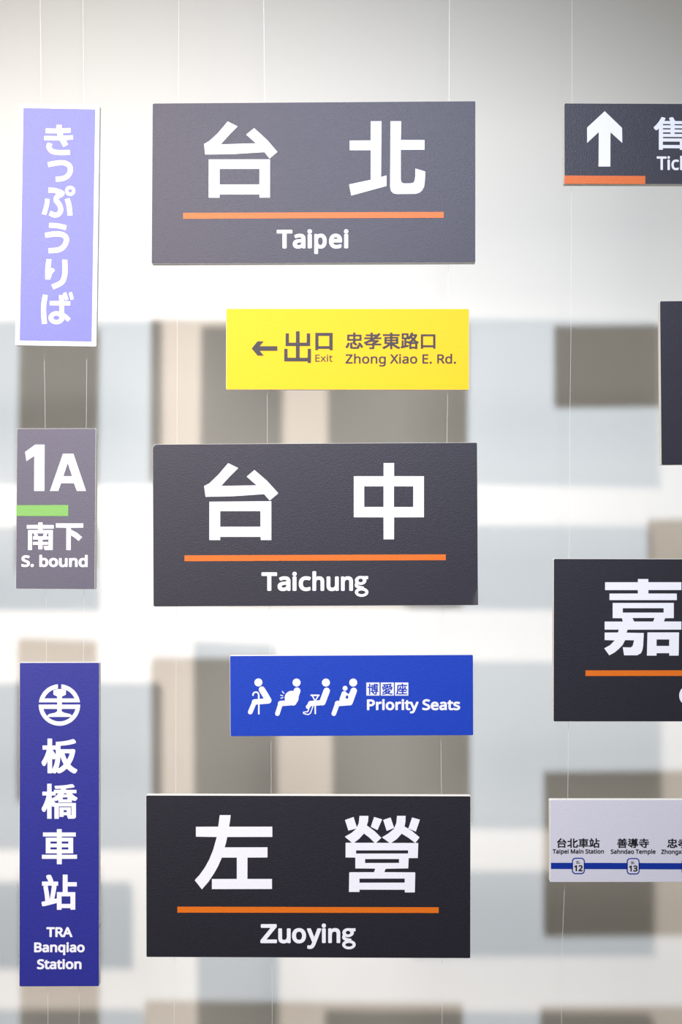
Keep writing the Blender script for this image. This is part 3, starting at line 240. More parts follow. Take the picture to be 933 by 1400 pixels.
["emblem","white round railway emblem","white",[[-4,7130,48,7131,106,7139,159,7152,207,7168,303,7215,350,7248,396,7288,432,7326,468,7372,498,7420,528,7482,548,7540,560,7592,568,7651,570,7703,565,7708,68,7710,67,7768,70,7771,561,7770,564,7773,548,7853,522,7925,483,7998,457,8037,416,8086,359,8138,326,8163,278,8193,200,8230,158,8244,94,8258,53,8261,53,8147,102,8137,156,8121,218,8093,269,8060,300,8035,359,7973,397,7914,413,7882,413,7877,70,7878,72,7931,175,7978,179,8018,180,8103,80,8134,-69,8134,-163,8103,-163,7981,-61,7931,-61,7878,-410,7879,-394,7915,-356,7974,-297,8036,-266,8061,-215,8094,-153,8122,-99,8138,-40,8147,-40,8262,-43,8265,-91,8259,-155,8244,-227,8218,-306,8176,-356,8140,-390,8111,-440,8057,-464,8024,-494,7976,-531,7898,-545,7856,-561,7779,-558,7772,-63,7771,-60,7768,-60,7710,-562,7710,-565,7707,-565,7655,-559,7607,-544,7543,-518,7470,-494,7422,-464,7374,-428,7328,-387,7285,-338,7244,-299,7217,-212,7173,-174,7158,-112,7142,-62,7134],[-60,7590,-59,7530,-64,7524,-128,7485,-279,7452,-287,7448,-323,7418,-325,7390,-361,7431,-394,7482,-422,7544,-438,7601,-435,7603,-425,7592],[65,7588,68,7591,429,7590,441,7601,442,7599,424,7537,398,7481,371,7438,341,7402,339,7415,295,7449,138,7485,66,7525,63,7529],[-306,7372,310,7370,301,7359,261,7328,187,7286,126,7264,80,7254,34,7248,-50,7250,-98,7258,-152,7275,-215,7303,-245,7321,-284,7350]]],
["character","white character ban","white",[[441,5825,469,5864,491,5887,491,5931,441,5955,378,5995,338,6029,302,6068,357,6168,377,6214,401,6282,425,6372,435,6424,435,6474,388,6489,334,6489,320,6486,35,6486,32,6489,32,6579,35,6582,139,6590,246,6604,324,6618,410,6640,453,6657,453,6699,446,6709,404,6759,350,6760,308,6745,256,6731,149,6710,23,6695,-93,6687,-96,6684,-97,6589,-195,6589,-198,6592,-199,6778,-324,6779,-325,6590,-458,6590,-461,6587,-460,6476,-346,6475,-343,6470,-375,6366,-413,6272,-443,6212,-487,6144,-486,6102,-448,6032,-393,6030,-367,6071,-325,6155,-323,5829,-201,5828,-198,5831,-197,5854,-155,5826,-101,5825,-70,5872,-38,5828,18,5828,80,5859,132,5893,206,5954,271,5894,351,5841,385,5824],[-99,6341,-187,6474,-97,6473,-96,6387],[212,6201,203,6212,175,6274,151,6339,141,6375,284,6375,271,6326,249,6270],[29,6285,77,6158,120,6074,84,6037,38,6000,6,5978,-30,5958,-10,6026,7,6097,20,6187],[-197,5945,-197,6239,-186,6215,-181,6212,-127,6212,-109,6233,-114,6181,-134,6091,-150,6039,-162,6011,-182,5967]]],
["character","white character qiao","white",[[-333,5543,-334,5326,-463,5326,-466,5323,-465,5222,-351,5221,-348,5218,-372,5128,-402,5040,-436,4960,-485,4870,-485,4840,-449,4776,-394,4775,-374,4804,-334,4884,-332,4585,-211,4585,-210,4950,-192,4915,-138,4914,-135,4911,-134,4583,-11,4583,-11,4919,-8,4922,329,4921,332,4918,332,4688,326,4680,317,4677,313,4678,316,4682,315,4898,6,4899,7,4636,115,4635,118,4638,119,4679,215,4679,219,4678,216,4674,216,4644,228,4622,241,4583,379,4583,408,4587,438,4601,446,4609,457,4637,455,5014,-104,5016,-160,5102,-158,5102,-145,5089,-130,5070,-74,5071,-28,5100,-27,5033,-24,5030,343,5029,346,5032,347,5100,393,5072,449,5071,470,5100,496,5126,496,5158,443,5188,414,5208,375,5241,341,5278,471,5280,471,5372,175,5375,188,5412,331,5428,415,5444,415,5477,371,5528,315,5528,222,5510,96,5496,-12,5489,-126,5485,-129,5482,-129,5452,-120,5430,-112,5401,42,5402,45,5399,34,5375,-144,5375,-147,5372,-148,5325,-208,5325,-211,5328,-212,5542],[-28,5279,-53,5247,-90,5212,-128,5183,-175,5154,-178,5132,-180,5132,-211,5176,-210,5220,-104,5221,-101,5224,-100,5280],[204,5251,118,5250,116,5253,132,5280,185,5280,189,5277],[94,5113,94,5167,223,5167,223,5112],[201,4818,201,4762,118,4762,119,4819]]],
["character","white character che","white",[[487,3487,487,3595,484,3598,72,3599,69,3602,69,3634,72,3637,378,3636,381,3639,380,4065,71,4067,68,4070,69,4096,450,4096,453,4099,452,4207,71,4209,68,4212,67,4299,-63,4300,-66,4297,-66,4213,-69,4210,-446,4210,-447,4101,-444,4098,-67,4096,-66,4070,-69,4067,-370,4067,-370,3641,-367,3638,-69,3637,-66,3634,-66,3602,-69,3599,-473,3600,-476,3597,-475,3489,-69,3487,-66,3484,-65,3340,66,3339,69,3342,70,3486],[-242,3959,-239,3962,-69,3961,-66,3958,-66,3906,-69,3903,-239,3904,-242,3907],[68,3958,71,3961,246,3961,249,3957,249,3905,246,3902,71,3903,68,3906],[-242,3799,-239,3802,-69,3801,-66,3798,-66,3746,-69,3743,-239,3744,-242,3747],[68,3798,71,3801,246,3800,249,3797,249,3745,246,3742,71,3743,68,3746]]],
["character","white character zhan","white",[[439,2097,440,2573,437,2576,231,2577,229,2729,232,2732,481,2732,481,2847,230,2849,229,3055,96,3056,95,2578,-64,2577,-65,2402,-98,2401,-130,2393,-133,2398,-103,2546,-77,2698,-79,2752,-30,2754,-30,2866,-164,2868,-165,2904,-172,2924,-216,3019,-236,3051,-293,3052,-353,3033,-356,3029,-355,2985,-320,2917,-301,2869,-471,2868,-474,2865,-473,2755,-380,2753,-433,2741,-433,2699,-417,2619,-401,2515,-389,2413,-385,2343,-382,2340,-366,2339,-482,2312,-483,2268,-466,2197,-462,2195,-404,2194,-68,2279,-65,2276,-63,2094,63,2094,64,2138,67,2141,305,2140,308,2137,308,2099,311,2096],[-264,2381,-273,2483,-287,2589,-315,2747,-320,2753,-206,2754,-203,2751,-205,2729,-229,2557,-247,2453],[307,2255,65,2256,64,2462,307,2461]]],
["lettering","white letters reading TRA","white",[[-219,1349,-208,1354,-204,1358,-202,1367,-201,1565,-136,1565,-128,1567,-121,1574,-119,1583,-121,1613,-128,1620,-136,1622,-335,1623,-343,1621,-350,1613,-352,1605,-352,1582,-350,1575,-344,1568,-335,1566,-268,1565,-267,1365,-265,1358,-258,1351],[362,1356,362,1370,258,1610,249,1619,214,1621,206,1619,197,1610,101,1390,50,1464,68,1476,81,1490,90,1504,95,1522,95,1552,90,1570,80,1587,61,1604,47,1611,12,1620,-89,1622,-98,1620,-105,1613,-107,1604,-107,1366,-105,1358,-98,1351,-61,1349,-52,1351,-45,1358,-43,1366,-43,1446,-41,1448,-12,1448,46,1358,54,1350,61,1349,139,1348,148,1350,155,1357,179,1414,186,1423,271,1422,299,1357,306,1350,315,1347,346,1347,355,1349],[-43,1564,-6,1565,21,1558,28,1551,30,1544,28,1521,21,1512,2,1505,-43,1506],[228,1528,245,1488,246,1479,208,1480]]],
["lettering","white letters reading Banqiao","white",[[217,934,252,935,260,943,262,951,262,1126,259,1134,254,1140,242,1144,259,1157,265,1172,265,1182,261,1194,256,1200,249,1206,237,1210,226,1210,214,1206,202,1194,198,1183,198,1171,202,1159,212,1149,221,1144,207,1140,202,1134,200,1126,200,951,202,943,207,937],[-678,1204,-684,1197,-686,1189,-686,954,-684,946,-677,938,-668,936,-563,936,-530,943,-507,955,-483,980,-474,1007,-474,1031,-478,1046,-483,1057,-505,1080,-491,1096,-483,1121,-483,1141,-488,1161,-493,1170,-509,1186,-522,1194,-562,1204,-669,1206],[-622,1148,-573,1149,-558,1145,-548,1138,-546,1120,-553,1110,-568,1104,-622,1105],[-287,938,-281,944,-279,953,-279,1082,-284,1106,-290,1116,-307,1133,-317,1140,-355,1148,-395,1145,-437,1131,-444,1125,-444,1111,-435,1091,-427,1082,-413,1082,-382,1094,-355,1094,-343,1087,-341,1076,-343,1074,-378,1072,-413,1065,-437,1055,-447,1047,-462,1026,-467,1005,-464,978,-457,963,-438,944,-418,936,-401,932,-365,934,-348,939,-333,948,-324,938,-316,936,-296,935],[-61,938,-56,944,-54,952,-54,1075,-59,1100,-67,1117,-90,1137,-108,1144,-128,1148,-160,1146,-193,1134,-201,1143,-210,1145,-231,1145,-241,1141,-247,1136,-249,1127,-249,953,-245,943,-240,937,-231,935,-205,935,-196,937,-190,943,-187,952,-187,1049,-184,1071,-176,1084,-165,1091,-135,1093,-121,1085,-115,1072,-115,952,-113,944,-106,937,-98,935,-71,934],[159,856,166,863,168,871,168,1126,166,1134,159,1141,131,1144,122,1142,112,1133,95,1142,72,1147,42,1146,12,1135,-14,1112,-22,1100,-34,1060,-32,1008,-18,972,8,945,32,935,49,931,72,931,106,940,107,871,109,863,116,856,124,854],[460,935,466,942,469,950,468,1077,463,1102,456,1116,440,1132,426,1139,392,1146,372,1146,352,1143,326,1136,310,1129,304,1122,302,1114,312,1089,319,1082,329,1080,366,1091,393,1091,403,1086,407,1074,404,1071,367,1070,334,1063,304,1048,289,1031,280,1004,282,981,291,960,309,942,323,935,346,930,383,932,399,937,414,945,424,935,433,933,451,933],[533,1130,504,1102,495,1085,488,1058,487,1038,488,1018,496,992,504,975,529,948,551,936,569,931,605,929,630,934,650,943,661,950,683,976,690,989,697,1014,699,1029,697,1058,690,1084,683,1098,672,1113,654,1128,639,1137,614,1144,604,1145,571,1144,546,1137],[54,1092,79,1092,92,1087,98,1081,104,1066,106,1055,104,1008,96,993,82,986,54,986,40,995,32,1010,28,1032,32,1066,41,1085],[579,984,563,994,554,1010,550,1032,552,1060,561,1078,568,1085,583,1091,604,1090,620,1083,630,1070,635,1046,633,1015,628,1001,618,989,604,984],[-622,992,-622,1047,-567,1048,-553,1044,-543,1037,-539,1028,-539,1012,-545,1001,-552,996,-577,991],[-341,1021,-341,1014,-344,1003,-349,996,-361,989,-388,985,-402,991,-404,995,-404,1003,-400,1011,-388,1018,-368,1022],[406,1019,405,1005,400,995,386,987,359,983,348,987,344,992,345,1007,359,1016,379,1020]]],
["lettering","white letters reading Station","white",[[109,473,144,475,151,482,153,490,153,667,151,675,146,681,134,685,151,698,156,713,156,723,150,738,140,747,129,751,115,751,104,747,93,737,88,722,92,702,111,685,99,681,93,675,91,667,91,490,94,482,97,478],[-597,484,-568,475,-545,472,-498,472,-466,478,-445,488,-421,510,-411,532,-407,554,-411,575,-420,594,-445,617,-472,631,-503,642,-528,653,-535,658,-539,667,-539,679,-535,685,-523,691,-512,693,-480,691,-442,680,-433,681,-426,689,-416,715,-416,727,-423,734,-473,748,-488,749,-527,748,-553,741,-567,734,-594,709,-603,684,-603,659,-599,644,-592,630,-572,610,-560,602,-498,578,-477,566,-472,557,-472,546,-480,535,-498,528,-540,528,-590,541,-598,540,-605,533,-607,526,-607,501,-605,493],[-77,483,-75,491,-77,627,-84,651,-106,675,-126,683,-143,687,-183,687,-220,678,-238,670,-244,665,-246,656,-235,630,-228,622,-220,621,-176,634,-156,634,-143,628,-139,614,-141,612,-165,612,-195,608,-225,600,-240,591,-257,575,-263,565,-269,543,-266,521,-281,527,-301,524,-316,526,-322,532,-324,542,-323,632,-283,632,-273,636,-268,641,-266,650,-266,668,-269,678,-275,684,-283,686,-323,686,-327,719,-333,725,-355,727,-363,725,-372,717,-383,685,-405,676,-412,669,-414,660,-412,642,-405,635,-388,633,-386,630,-386,529,-382,514,-372,495,-351,478,-325,471,-298,471,-275,476,-266,485,-263,509,-257,500,-236,481,-205,471,-163,472,-146,477,-131,487,-121,476,-113,474,-84,476],[71,475,79,484,81,492,81,510,79,519,72,526,66,527,34,523,26,527,22,534,21,629,24,631,62,631,71,634,78,640,80,649,78,675,70,682,62,684,22,685,21,710,19,717,14,723,4,726,-20,724,-27,717,-38,684,-60,674,-68,666,-70,657,-70,647,-66,638,-61,634,-45,632,-42,629,-42,536,-35,506,-29,496,-15,482,4,474,19,470,47,470],[221,670,198,650,190,638,182,618,176,595,179,552,184,533,195,512,209,496,226,483,251,473,267,469,308,471,333,478,348,486,367,503,376,516,383,529,390,554,392,568,390,599,385,621,375,641,346,670,329,678,304,685,291,687,264,685,237,679],[604,475,610,480,612,489,612,619,607,640,599,655,578,674,546,685,531,686,508,685,483,678,469,671,462,681,453,683,431,683,421,680,415,674,413,666,413,489,417,479,423,474,431,472,459,472,468,474,475,481,477,489,477,596,479,606,488,623,501,629,524,631,541,626,546,620,550,609,550,489,552,481,559,473,568,471,594,471],[299,524,271,524,261,528,250,537,242,555,240,588,244,606,252,622,267,630,287,632,307,627,320,615,326,598,327,560,323,546,315,533],[-139,561,-139,551,-142,541,-147,534,-160,527,-175,524,-190,524,-203,531,-203,545,-193,555,-170,560]]]],
"priority":[
["pictogram","seated figure with a walking stick","white",[[-2660,1495,-2661,1464,-2657,1447,-2649,1427,-2638,1411,-2620,1392,-2608,1384,-2592,1376,-2564,1369,-2540,1369,-2522,1372,-2495,1384,-2483,1393,-2458,1421,-2449,1438,-2442,1464,-2442,1491,-2445,1508,-2452,1526,-2462,1544,-2476,1559,-2496,1574,-2509,1580,-2534,1588,-2577,1586,-2592,1581,-2616,1567,-2633,1552,-2646,1534,-2653,1520],[-2819,617,-2793,604,-2768,604,-2743,614,-2729,628,-2719,645,-2624,868,-2616,872,-2566,876,-2564,873,-2567,606,-2565,603,-2526,603,-2524,624,-2522,878,-2271,896,-2252,901,-2235,912,-2221,923,-2207,943,-2198,967,-2196,988,-2200,1008,-2209,1030,-2279,1154,-2385,1329,-2403,1350,-2418,1359,-2438,1366,-2465,1368,-2487,1363,-2506,1353,-2521,1339,-2533,1323,-2541,1296,-2542,1271,-2533,1244,-2459,1125,-2409,1036,-2521,1028,-2522,1117,-2527,1162,-2543,1196,-2558,1213,-2569,1221,-2604,1234,-2641,1232,-2680,1218,-2691,1211,-2707,1193,-2717,1168,-2726,1121,-2722,1117,-2687,1109,-2683,1116,-2674,1164,-2669,1173,-2658,1182,-2636,1190,-2613,1192,-2598,1188,-2580,1176,-2569,1154,-2566,1132,-2565,1027,-2567,1024,-2667,1018,-2684,1015,-2706,1002,-2723,984,-2733,961,-2736,929,-2840,687,-2842,679,-2842,654,-2834,634]]],
["pictogram","seated pregnant figure","white",[[-1617,1458,-1611,1435,-1603,1417,-1592,1400,-1577,1385,-1543,1366,-1520,1360,-1496,1360,-1468,1367,-1448,1377,-1428,1392,-1412,1414,-1405,1427,-1400,1444,-1396,1471,-1400,1496,-1405,1511,-1417,1533,-1435,1554,-1448,1563,-1480,1577,-1523,1579,-1559,1567,-1574,1558,-1594,1538,-1613,1500,-1617,1482],[-2074,570,-2051,559,-2031,557,-2015,560,-2001,567,-1982,586,-1976,599,-1912,796,-1900,827,-1654,846,-1637,846,-1612,839,-1592,839,-1559,849,-1533,870,-1523,883,-1509,916,-1483,948,-1464,985,-1454,1026,-1453,1080,-1405,1218,-1402,1257,-1406,1272,-1413,1287,-1430,1310,-1445,1321,-1466,1331,-1483,1335,-1515,1333,-1540,1323,-1552,1315,-1567,1300,-1579,1279,-1594,1237,-1629,1244,-1670,1242,-1705,1234,-1744,1215,-1772,1194,-1793,1172,-1808,1150,-1823,1118,-1834,1075,-1834,1030,-1823,983,-1829,981,-1959,971,-1982,962,-2000,949,-2010,935,-2018,915,-2020,904,-2019,877,-2098,633,-2097,601,-2088,584],[-1854,1162,-1842,1172,-1840,1177,-1896,1245,-1912,1232,-1911,1226,-1864,1165,-1858,1160],[-1881,1092,-1874,1112,-1876,1116,-1945,1141,-1952,1141,-1959,1122,-1956,1119],[-1868,1055,-1873,1072,-1877,1075,-1948,1053,-1951,1047,-1946,1030,-1942,1028,-1873,1050,-1868,1051]]],
["pictogram","seated figure with a crutch and leg in a cast","white",[[-812,1483,-812,1451,-809,1434,-800,1414,-790,1399,-772,1380,-760,1372,-743,1363,-715,1356,-692,1356,-673,1360,-647,1371,-634,1380,-609,1408,-601,1425,-594,1453,-594,1479,-597,1495,-616,1533,-626,1545,-647,1561,-666,1570,-686,1575,-729,1573,-744,1568,-767,1556,-793,1530,-805,1508],[-620,1302,-635,1314,-652,1322,-674,1328,-692,1328,-714,1323,-730,1314,-754,1293,-766,1270,-870,995,-877,983,-975,976,-902,1097,-880,1099,-880,1139,-1125,1140,-1126,1100,-1089,1097,-1026,972,-1139,964,-1163,955,-1180,942,-1193,920,-1199,893,-1247,831,-1256,803,-1253,783,-1246,769,-1234,757,-1216,747,-1194,744,-1209,691,-1211,687,-1218,685,-1323,669,-1335,665,-1340,660,-1340,650,-1323,608,-1311,602,-1190,574,-1122,618,-1116,625,-1042,827,-1025,830,-1022,827,-1021,785,-1019,605,-1016,602,-978,602,-980,832,-838,844,-810,839,-785,840,-754,852,-731,873,-715,904,-599,1211,-595,1228,-597,1260,-605,1281],[-940,1097,-997,1002,-1002,997,-1052,1098],[-1073,826,-1141,640,-1196,605,-1303,631,-1307,641,-1301,643,-1193,661,-1185,671,-1157,763,-1111,822,-1102,825]]],
["pictogram","seated figure holding a baby","white",[[154,1470,150,1490,141,1515,129,1532,112,1549,94,1561,77,1568,60,1572,29,1572,-5,1561,-24,1549,-42,1532,-52,1516,-62,1491,-66,1456,-59,1424,-46,1399,-31,1381,-8,1365,14,1357,31,1353,56,1353,94,1364,108,1373,126,1389,137,1403,147,1423,152,1443],[-188,1240,-163,1242,-140,1253,-124,1269,-116,1286,-112,1304,-117,1333,-127,1349,-144,1365,-164,1373,-176,1375,-201,1372,-227,1356,-238,1341,-247,1316,-245,1290,-232,1264,-217,1251,-203,1244],[-529,562,-507,552,-487,549,-470,553,-457,560,-438,578,-426,605,-349,817,-92,837,-50,835,-38,837,-13,847,9,866,26,894,144,1218,146,1236,141,1264,131,1285,116,1302,92,1317,66,1324,37,1322,12,1312,0,1304,-11,1293,-23,1274,-57,1184,-75,1169,-85,1148,-136,1179,-148,1201,-160,1213,-183,1226,-202,1230,-227,1227,-247,1217,-261,1203,-273,1183,-332,1018,-334,993,-328,969,-392,965,-417,960,-438,948,-450,935,-461,916,-464,903,-465,873,-554,626,-552,594,-544,577],[-122,1116,-112,1112,-105,1105,-95,1087,-93,1053,-100,1033,-110,1022,-124,1016,-137,1020,-153,1039,-176,1029,-161,1074,-148,1100,-136,1112]]],
["label_block","white square behind the character bo","white",[[404,1462,403,1104,764,1102,765,1461]]],
["character","blue character bo","blue",[[475,1130,506,1129,509,1131,509,1316,512,1318,545,1317,545,1244,547,1242,576,1242,576,1263,579,1265,610,1264,611,1245,613,1243,643,1243,644,1262,646,1264,683,1264,682,1260,653,1260,652,1237,650,1234,521,1235,519,1233,519,1207,558,1205,552,1200,553,1191,577,1167,591,1149,602,1149,611,1153,618,1129,661,1128,674,1131,681,1136,685,1143,685,1205,731,1205,733,1207,733,1233,687,1234,685,1236,687,1241,713,1241,715,1243,716,1358,713,1360,646,1360,644,1363,644,1368,646,1370,731,1371,731,1397,716,1398,714,1410,674,1432,662,1432,652,1418,652,1410,671,1398,646,1398,644,1400,644,1433,614,1434,612,1432,611,1398,531,1398,528,1396,529,1372,609,1371,611,1369,610,1361,548,1361,545,1359,545,1349,512,1348,510,1350,510,1433,476,1434,475,1349,437,1348,437,1321,439,1318,473,1318,475,1316],[577,1333,579,1335,609,1335,611,1333,611,1326,609,1323,579,1324,577,1326],[644,1333,646,1335,682,1335,684,1332,684,1325,682,1323,646,1323,644,1325],[577,1291,577,1297,579,1299,609,1299,611,1297,611,1291,609,1289,579,1289],[644,1291,644,1297,646,1299,682,1299,684,1297,684,1291,682,1289,646,1289],[589,1205,651,1205,651,1161,647,1157,617,1158,619,1172]]],
["label_block","white square behind the character ai","white",[[1155,1100,1157,1459,799,1461,797,1102]]],
["character","blue character ai","blue",[[1082,1431,1070,1431,1030,1425,958,1418,849,1413,849,1405,855,1387,878,1386,893,1357,839,1356,838,1293,870,1291,859,1278,848,1270,848,1260,861,1248,876,1248,897,1268,915,1300,917,1267,925,1257,915,1245,887,1225,837,1200,836,1190,851,1175,862,1175,908,1198,935,1176,924,1172,892,1164,831,1156,830,1147,842,1128,859,1127,908,1136,944,1144,975,1155,1011,1143,1041,1135,1094,1126,1110,1128,1122,1145,1121,1156,1071,1162,1026,1173,1019,1176,1043,1195,1055,1206,1066,1220,1066,1232,1052,1241,960,1241,970,1253,1019,1253,1030,1256,1039,1268,1043,1289,1060,1273,1077,1251,1090,1251,1106,1263,1106,1272,1094,1289,1112,1289,1114,1292,1114,1355,1065,1356,1086,1388,1085,1395,1072,1401,1092,1404,1097,1408,1097,1415],[1046,1397,1034,1374,1021,1357,998,1357,994,1372,985,1391],[918,1387,945,1389,955,1373,961,1357,931,1357,927,1371],[941,1328,940,1319,916,1319,915,1308,912,1312,899,1317,886,1317,878,1301,874,1296,872,1297,873,1329],[1080,1326,1079,1304,1058,1321,1046,1321,1030,1311,1030,1302,1033,1298,1025,1300,1013,1299,1011,1286,1005,1280,956,1280,950,1284,950,1314,973,1301,987,1290,1001,1291,1011,1304,1011,1314,991,1327,992,1329,1078,1328],[942,1214,1010,1213,977,1192,953,1205]]],
["label_block","white square behind the character zuo","white",[[1551,1098,1553,1457,1187,1459,1186,1100]]],
["character","blue character zuo","blue",[[1219,1139,1238,1126,1251,1127,1258,1143,1268,1176,1276,1218,1278,1245,1290,1237,1303,1237,1318,1254,1330,1273,1333,1274,1357,1246,1370,1246,1377,1253,1377,1232,1291,1231,1291,1202,1377,1200,1377,1163,1272,1163,1270,1160,1271,1133,1518,1132,1519,1159,1517,1161,1414,1162,1412,1164,1413,1200,1498,1200,1501,1202,1500,1230,1414,1231,1412,1233,1413,1243,1417,1241,1429,1241,1444,1256,1457,1274,1494,1238,1506,1238,1519,1252,1518,1264,1472,1307,1480,1337,1479,1349,1462,1352,1447,1352,1444,1333,1435,1309,1425,1290,1413,1277,1412,1358,1379,1358,1377,1278,1346,1309,1352,1336,1352,1349,1336,1353,1322,1353,1311,1314,1300,1292,1281,1267,1279,1268,1279,1272,1282,1363,1518,1362,1520,1364,1520,1393,1416,1394,1394,1430,1382,1430,1362,1422,1362,1414,1371,1398,1371,1394,1248,1394,1246,1295,1243,1239,1234,1188,1219,1148]]],
["lettering","white letters reading Priority Seats","white",[[902,989,885,1004,862,1007,850,1003,838,991,833,977,832,969,838,952,850,940,862,936,875,936,890,942,900,951,904,959,906,975],[1368,951,1381,938,1392,934,1407,934,1422,939,1433,949,1438,965,1438,973,1433,988,1422,998,1409,1004,1394,1004,1382,1000,1369,987,1367,982,1365,965],[1940,708,1985,695,2050,693,2097,705,2118,717,2136,735,2144,750,2150,772,2148,802,2145,814,2138,826,2119,845,2108,853,2018,891,2007,900,2004,912,2006,922,2011,929,2035,937,2073,936,2115,924,2123,926,2132,934,2142,959,2142,973,2136,980,2087,994,2053,998,2025,996,1995,989,1976,981,1963,971,1948,954,1941,940,1937,925,1937,902,1944,877,1954,861,1982,838,2067,803,2079,793,2083,778,2079,768,2072,760,2044,752,2000,754,1949,767,1940,765,1933,758,1931,750,1931,723,1933,715],[425,706,433,704,465,704,473,706,481,713,483,722,484,807,536,809,576,819,598,831,625,860,635,890,637,911,635,925,628,947,620,960,598,981,571,993,536,1000,435,1000,426,998,419,991,417,983,416,722,418,714],[1831,919,1824,926,1816,928,1781,929,1773,927,1767,921,1717,801,1712,792,1663,910,1652,926,1642,929,1604,928,1547,930,1545,932,1545,959,1543,966,1537,972,1527,975,1502,973,1494,964,1482,930,1455,918,1448,911,1446,903,1446,891,1449,881,1455,875,1475,873,1478,871,1477,762,1481,744,1488,729,1501,713,1513,705,1543,696,1583,697,1598,701,1608,709,1611,718,1611,738,1609,746,1603,752,1593,756,1578,752,1555,753,1547,759,1544,767,1545,872,1592,873,1605,877,1678,713,1667,686,1656,672,1636,665,1605,667,1597,661,1594,651,1596,621,1603,614,1629,608,1658,610,1684,618,1696,626,1715,645,1734,677,1831,906],[2618,905,2616,885,2618,876,2625,870,2645,868,2647,865,2647,756,2651,738,2664,715,2686,697,2713,690,2744,690,2771,697,2778,704,2781,712,2789,704,2796,700,2821,693,2841,689,2886,689,2913,695,2940,706,2959,725,2965,737,2971,767,2967,783,2958,800,2935,819,2860,849,2849,854,2846,859,2847,863,2857,868,2885,870,2909,866,2934,858,2945,858,2952,865,2965,897,2964,904,2954,913,2909,925,2869,927,2845,923,2819,915,2793,895,2786,885,2781,864,2781,851,2785,836,2792,824,2815,804,2892,772,2903,764,2904,757,2898,750,2886,746,2846,746,2796,761,2790,760,2783,753,2780,739,2771,748,2763,750,2748,747,2725,747,2716,754,2714,761,2715,866,2762,867,2771,870,2777,876,2779,885,2779,906,2776,916,2770,922,2762,924,2715,925,2715,952,2712,961,2705,967,2680,969,2672,967,2663,959,2652,925,2625,912],[484,867,484,941,536,940,548,936,561,928,567,915,567,893,559,880,548,873,527,868],[672,705,680,703,712,703,720,705,728,712,730,720,730,839,737,854,751,868,773,877,803,875,810,877,815,882,820,894,824,917,822,926,815,933,793,937,775,937,748,930,725,916,722,924,716,930,706,934,680,933,673,932,666,925,664,916,663,721,665,712],[950,889,941,873,932,843,930,833,932,793,937,771,945,753,953,741,980,716,997,707,1022,700,1066,698,1089,703,1111,711,1123,719,1146,743,1157,762,1164,785,1167,805,1166,839,1154,877,1141,896,1121,914,1098,926,1072,934,1058,935,1027,934,995,925,982,919,968,909],[1204,703,1213,701,1244,700,1253,702,1260,710,1262,718,1262,835,1264,842,1274,858,1288,869,1305,874,1335,871,1342,873,1348,878,1353,893,1356,916,1354,923,1347,930,1325,934,1307,934,1284,929,1257,914,1254,922,1249,928,1239,931,1212,931,1205,929,1198,922,1196,914,1195,718,1197,710],[2226,919,2211,911,2192,894,2176,871,2169,852,2163,829,2163,792,2170,762,2180,742,2201,719,2214,710,2235,699,2265,692,2311,692,2364,705,2371,713,2373,721,2373,746,2371,753,2364,760,2356,762,2312,751,2292,749,2269,751,2247,761,2240,768,2232,787,2234,789,2366,789,2374,791,2382,798,2384,806,2384,836,2378,861,2369,883,2348,906,2335,916,2300,927,2268,930],[2597,696,2603,703,2605,711,2606,852,2600,879,2590,898,2579,909,2565,918,2542,925,2515,928,2468,923,2428,910,2421,903,2419,895,2431,866,2438,859,2446,857,2486,870,2515,872,2533,865,2539,856,2539,847,2536,845,2521,843,2483,842,2451,835,2431,826,2418,817,2404,802,2399,791,2393,768,2397,743,2406,723,2424,705,2437,698,2464,691,2509,693,2531,700,2548,710,2549,704,2558,696,2588,694],[884,702,892,704,898,710,901,720,902,915,900,924,893,931,885,933,853,933,845,931,841,927,836,916,835,720,837,712,844,704,852,702],[1384,700,1416,700,1425,702,1432,709,1434,717,1435,913,1430,924,1426,928,1417,930,1385,930,1377,928,1370,921,1368,913,1367,717,1370,707,1376,702],[2237,847,2241,857,2249,865,2271,873,2283,873,2300,867,2306,862,2313,848,2311,846],[1023,873,1035,877,1070,875,1087,863,1095,847,1099,831,1097,791,1085,767,1068,757,1038,755,1024,759,1010,769,1002,784,999,799,1001,845,1011,865],[2538,790,2539,780,2533,765,2524,757,2511,750,2476,748,2467,752,2462,759,2462,769,2466,777,2476,784,2498,790]]]],
"map":[
["route_line","blue route line","lineblue",[[-3304,525,-3304,366,-3300,362,2748,342,2756,340,3298,340,3302,344,3303,508,3299,511,-824,521,-831,524,-1649,523,-1656,526,-2473,526,-2481,528,-3300,528]]],
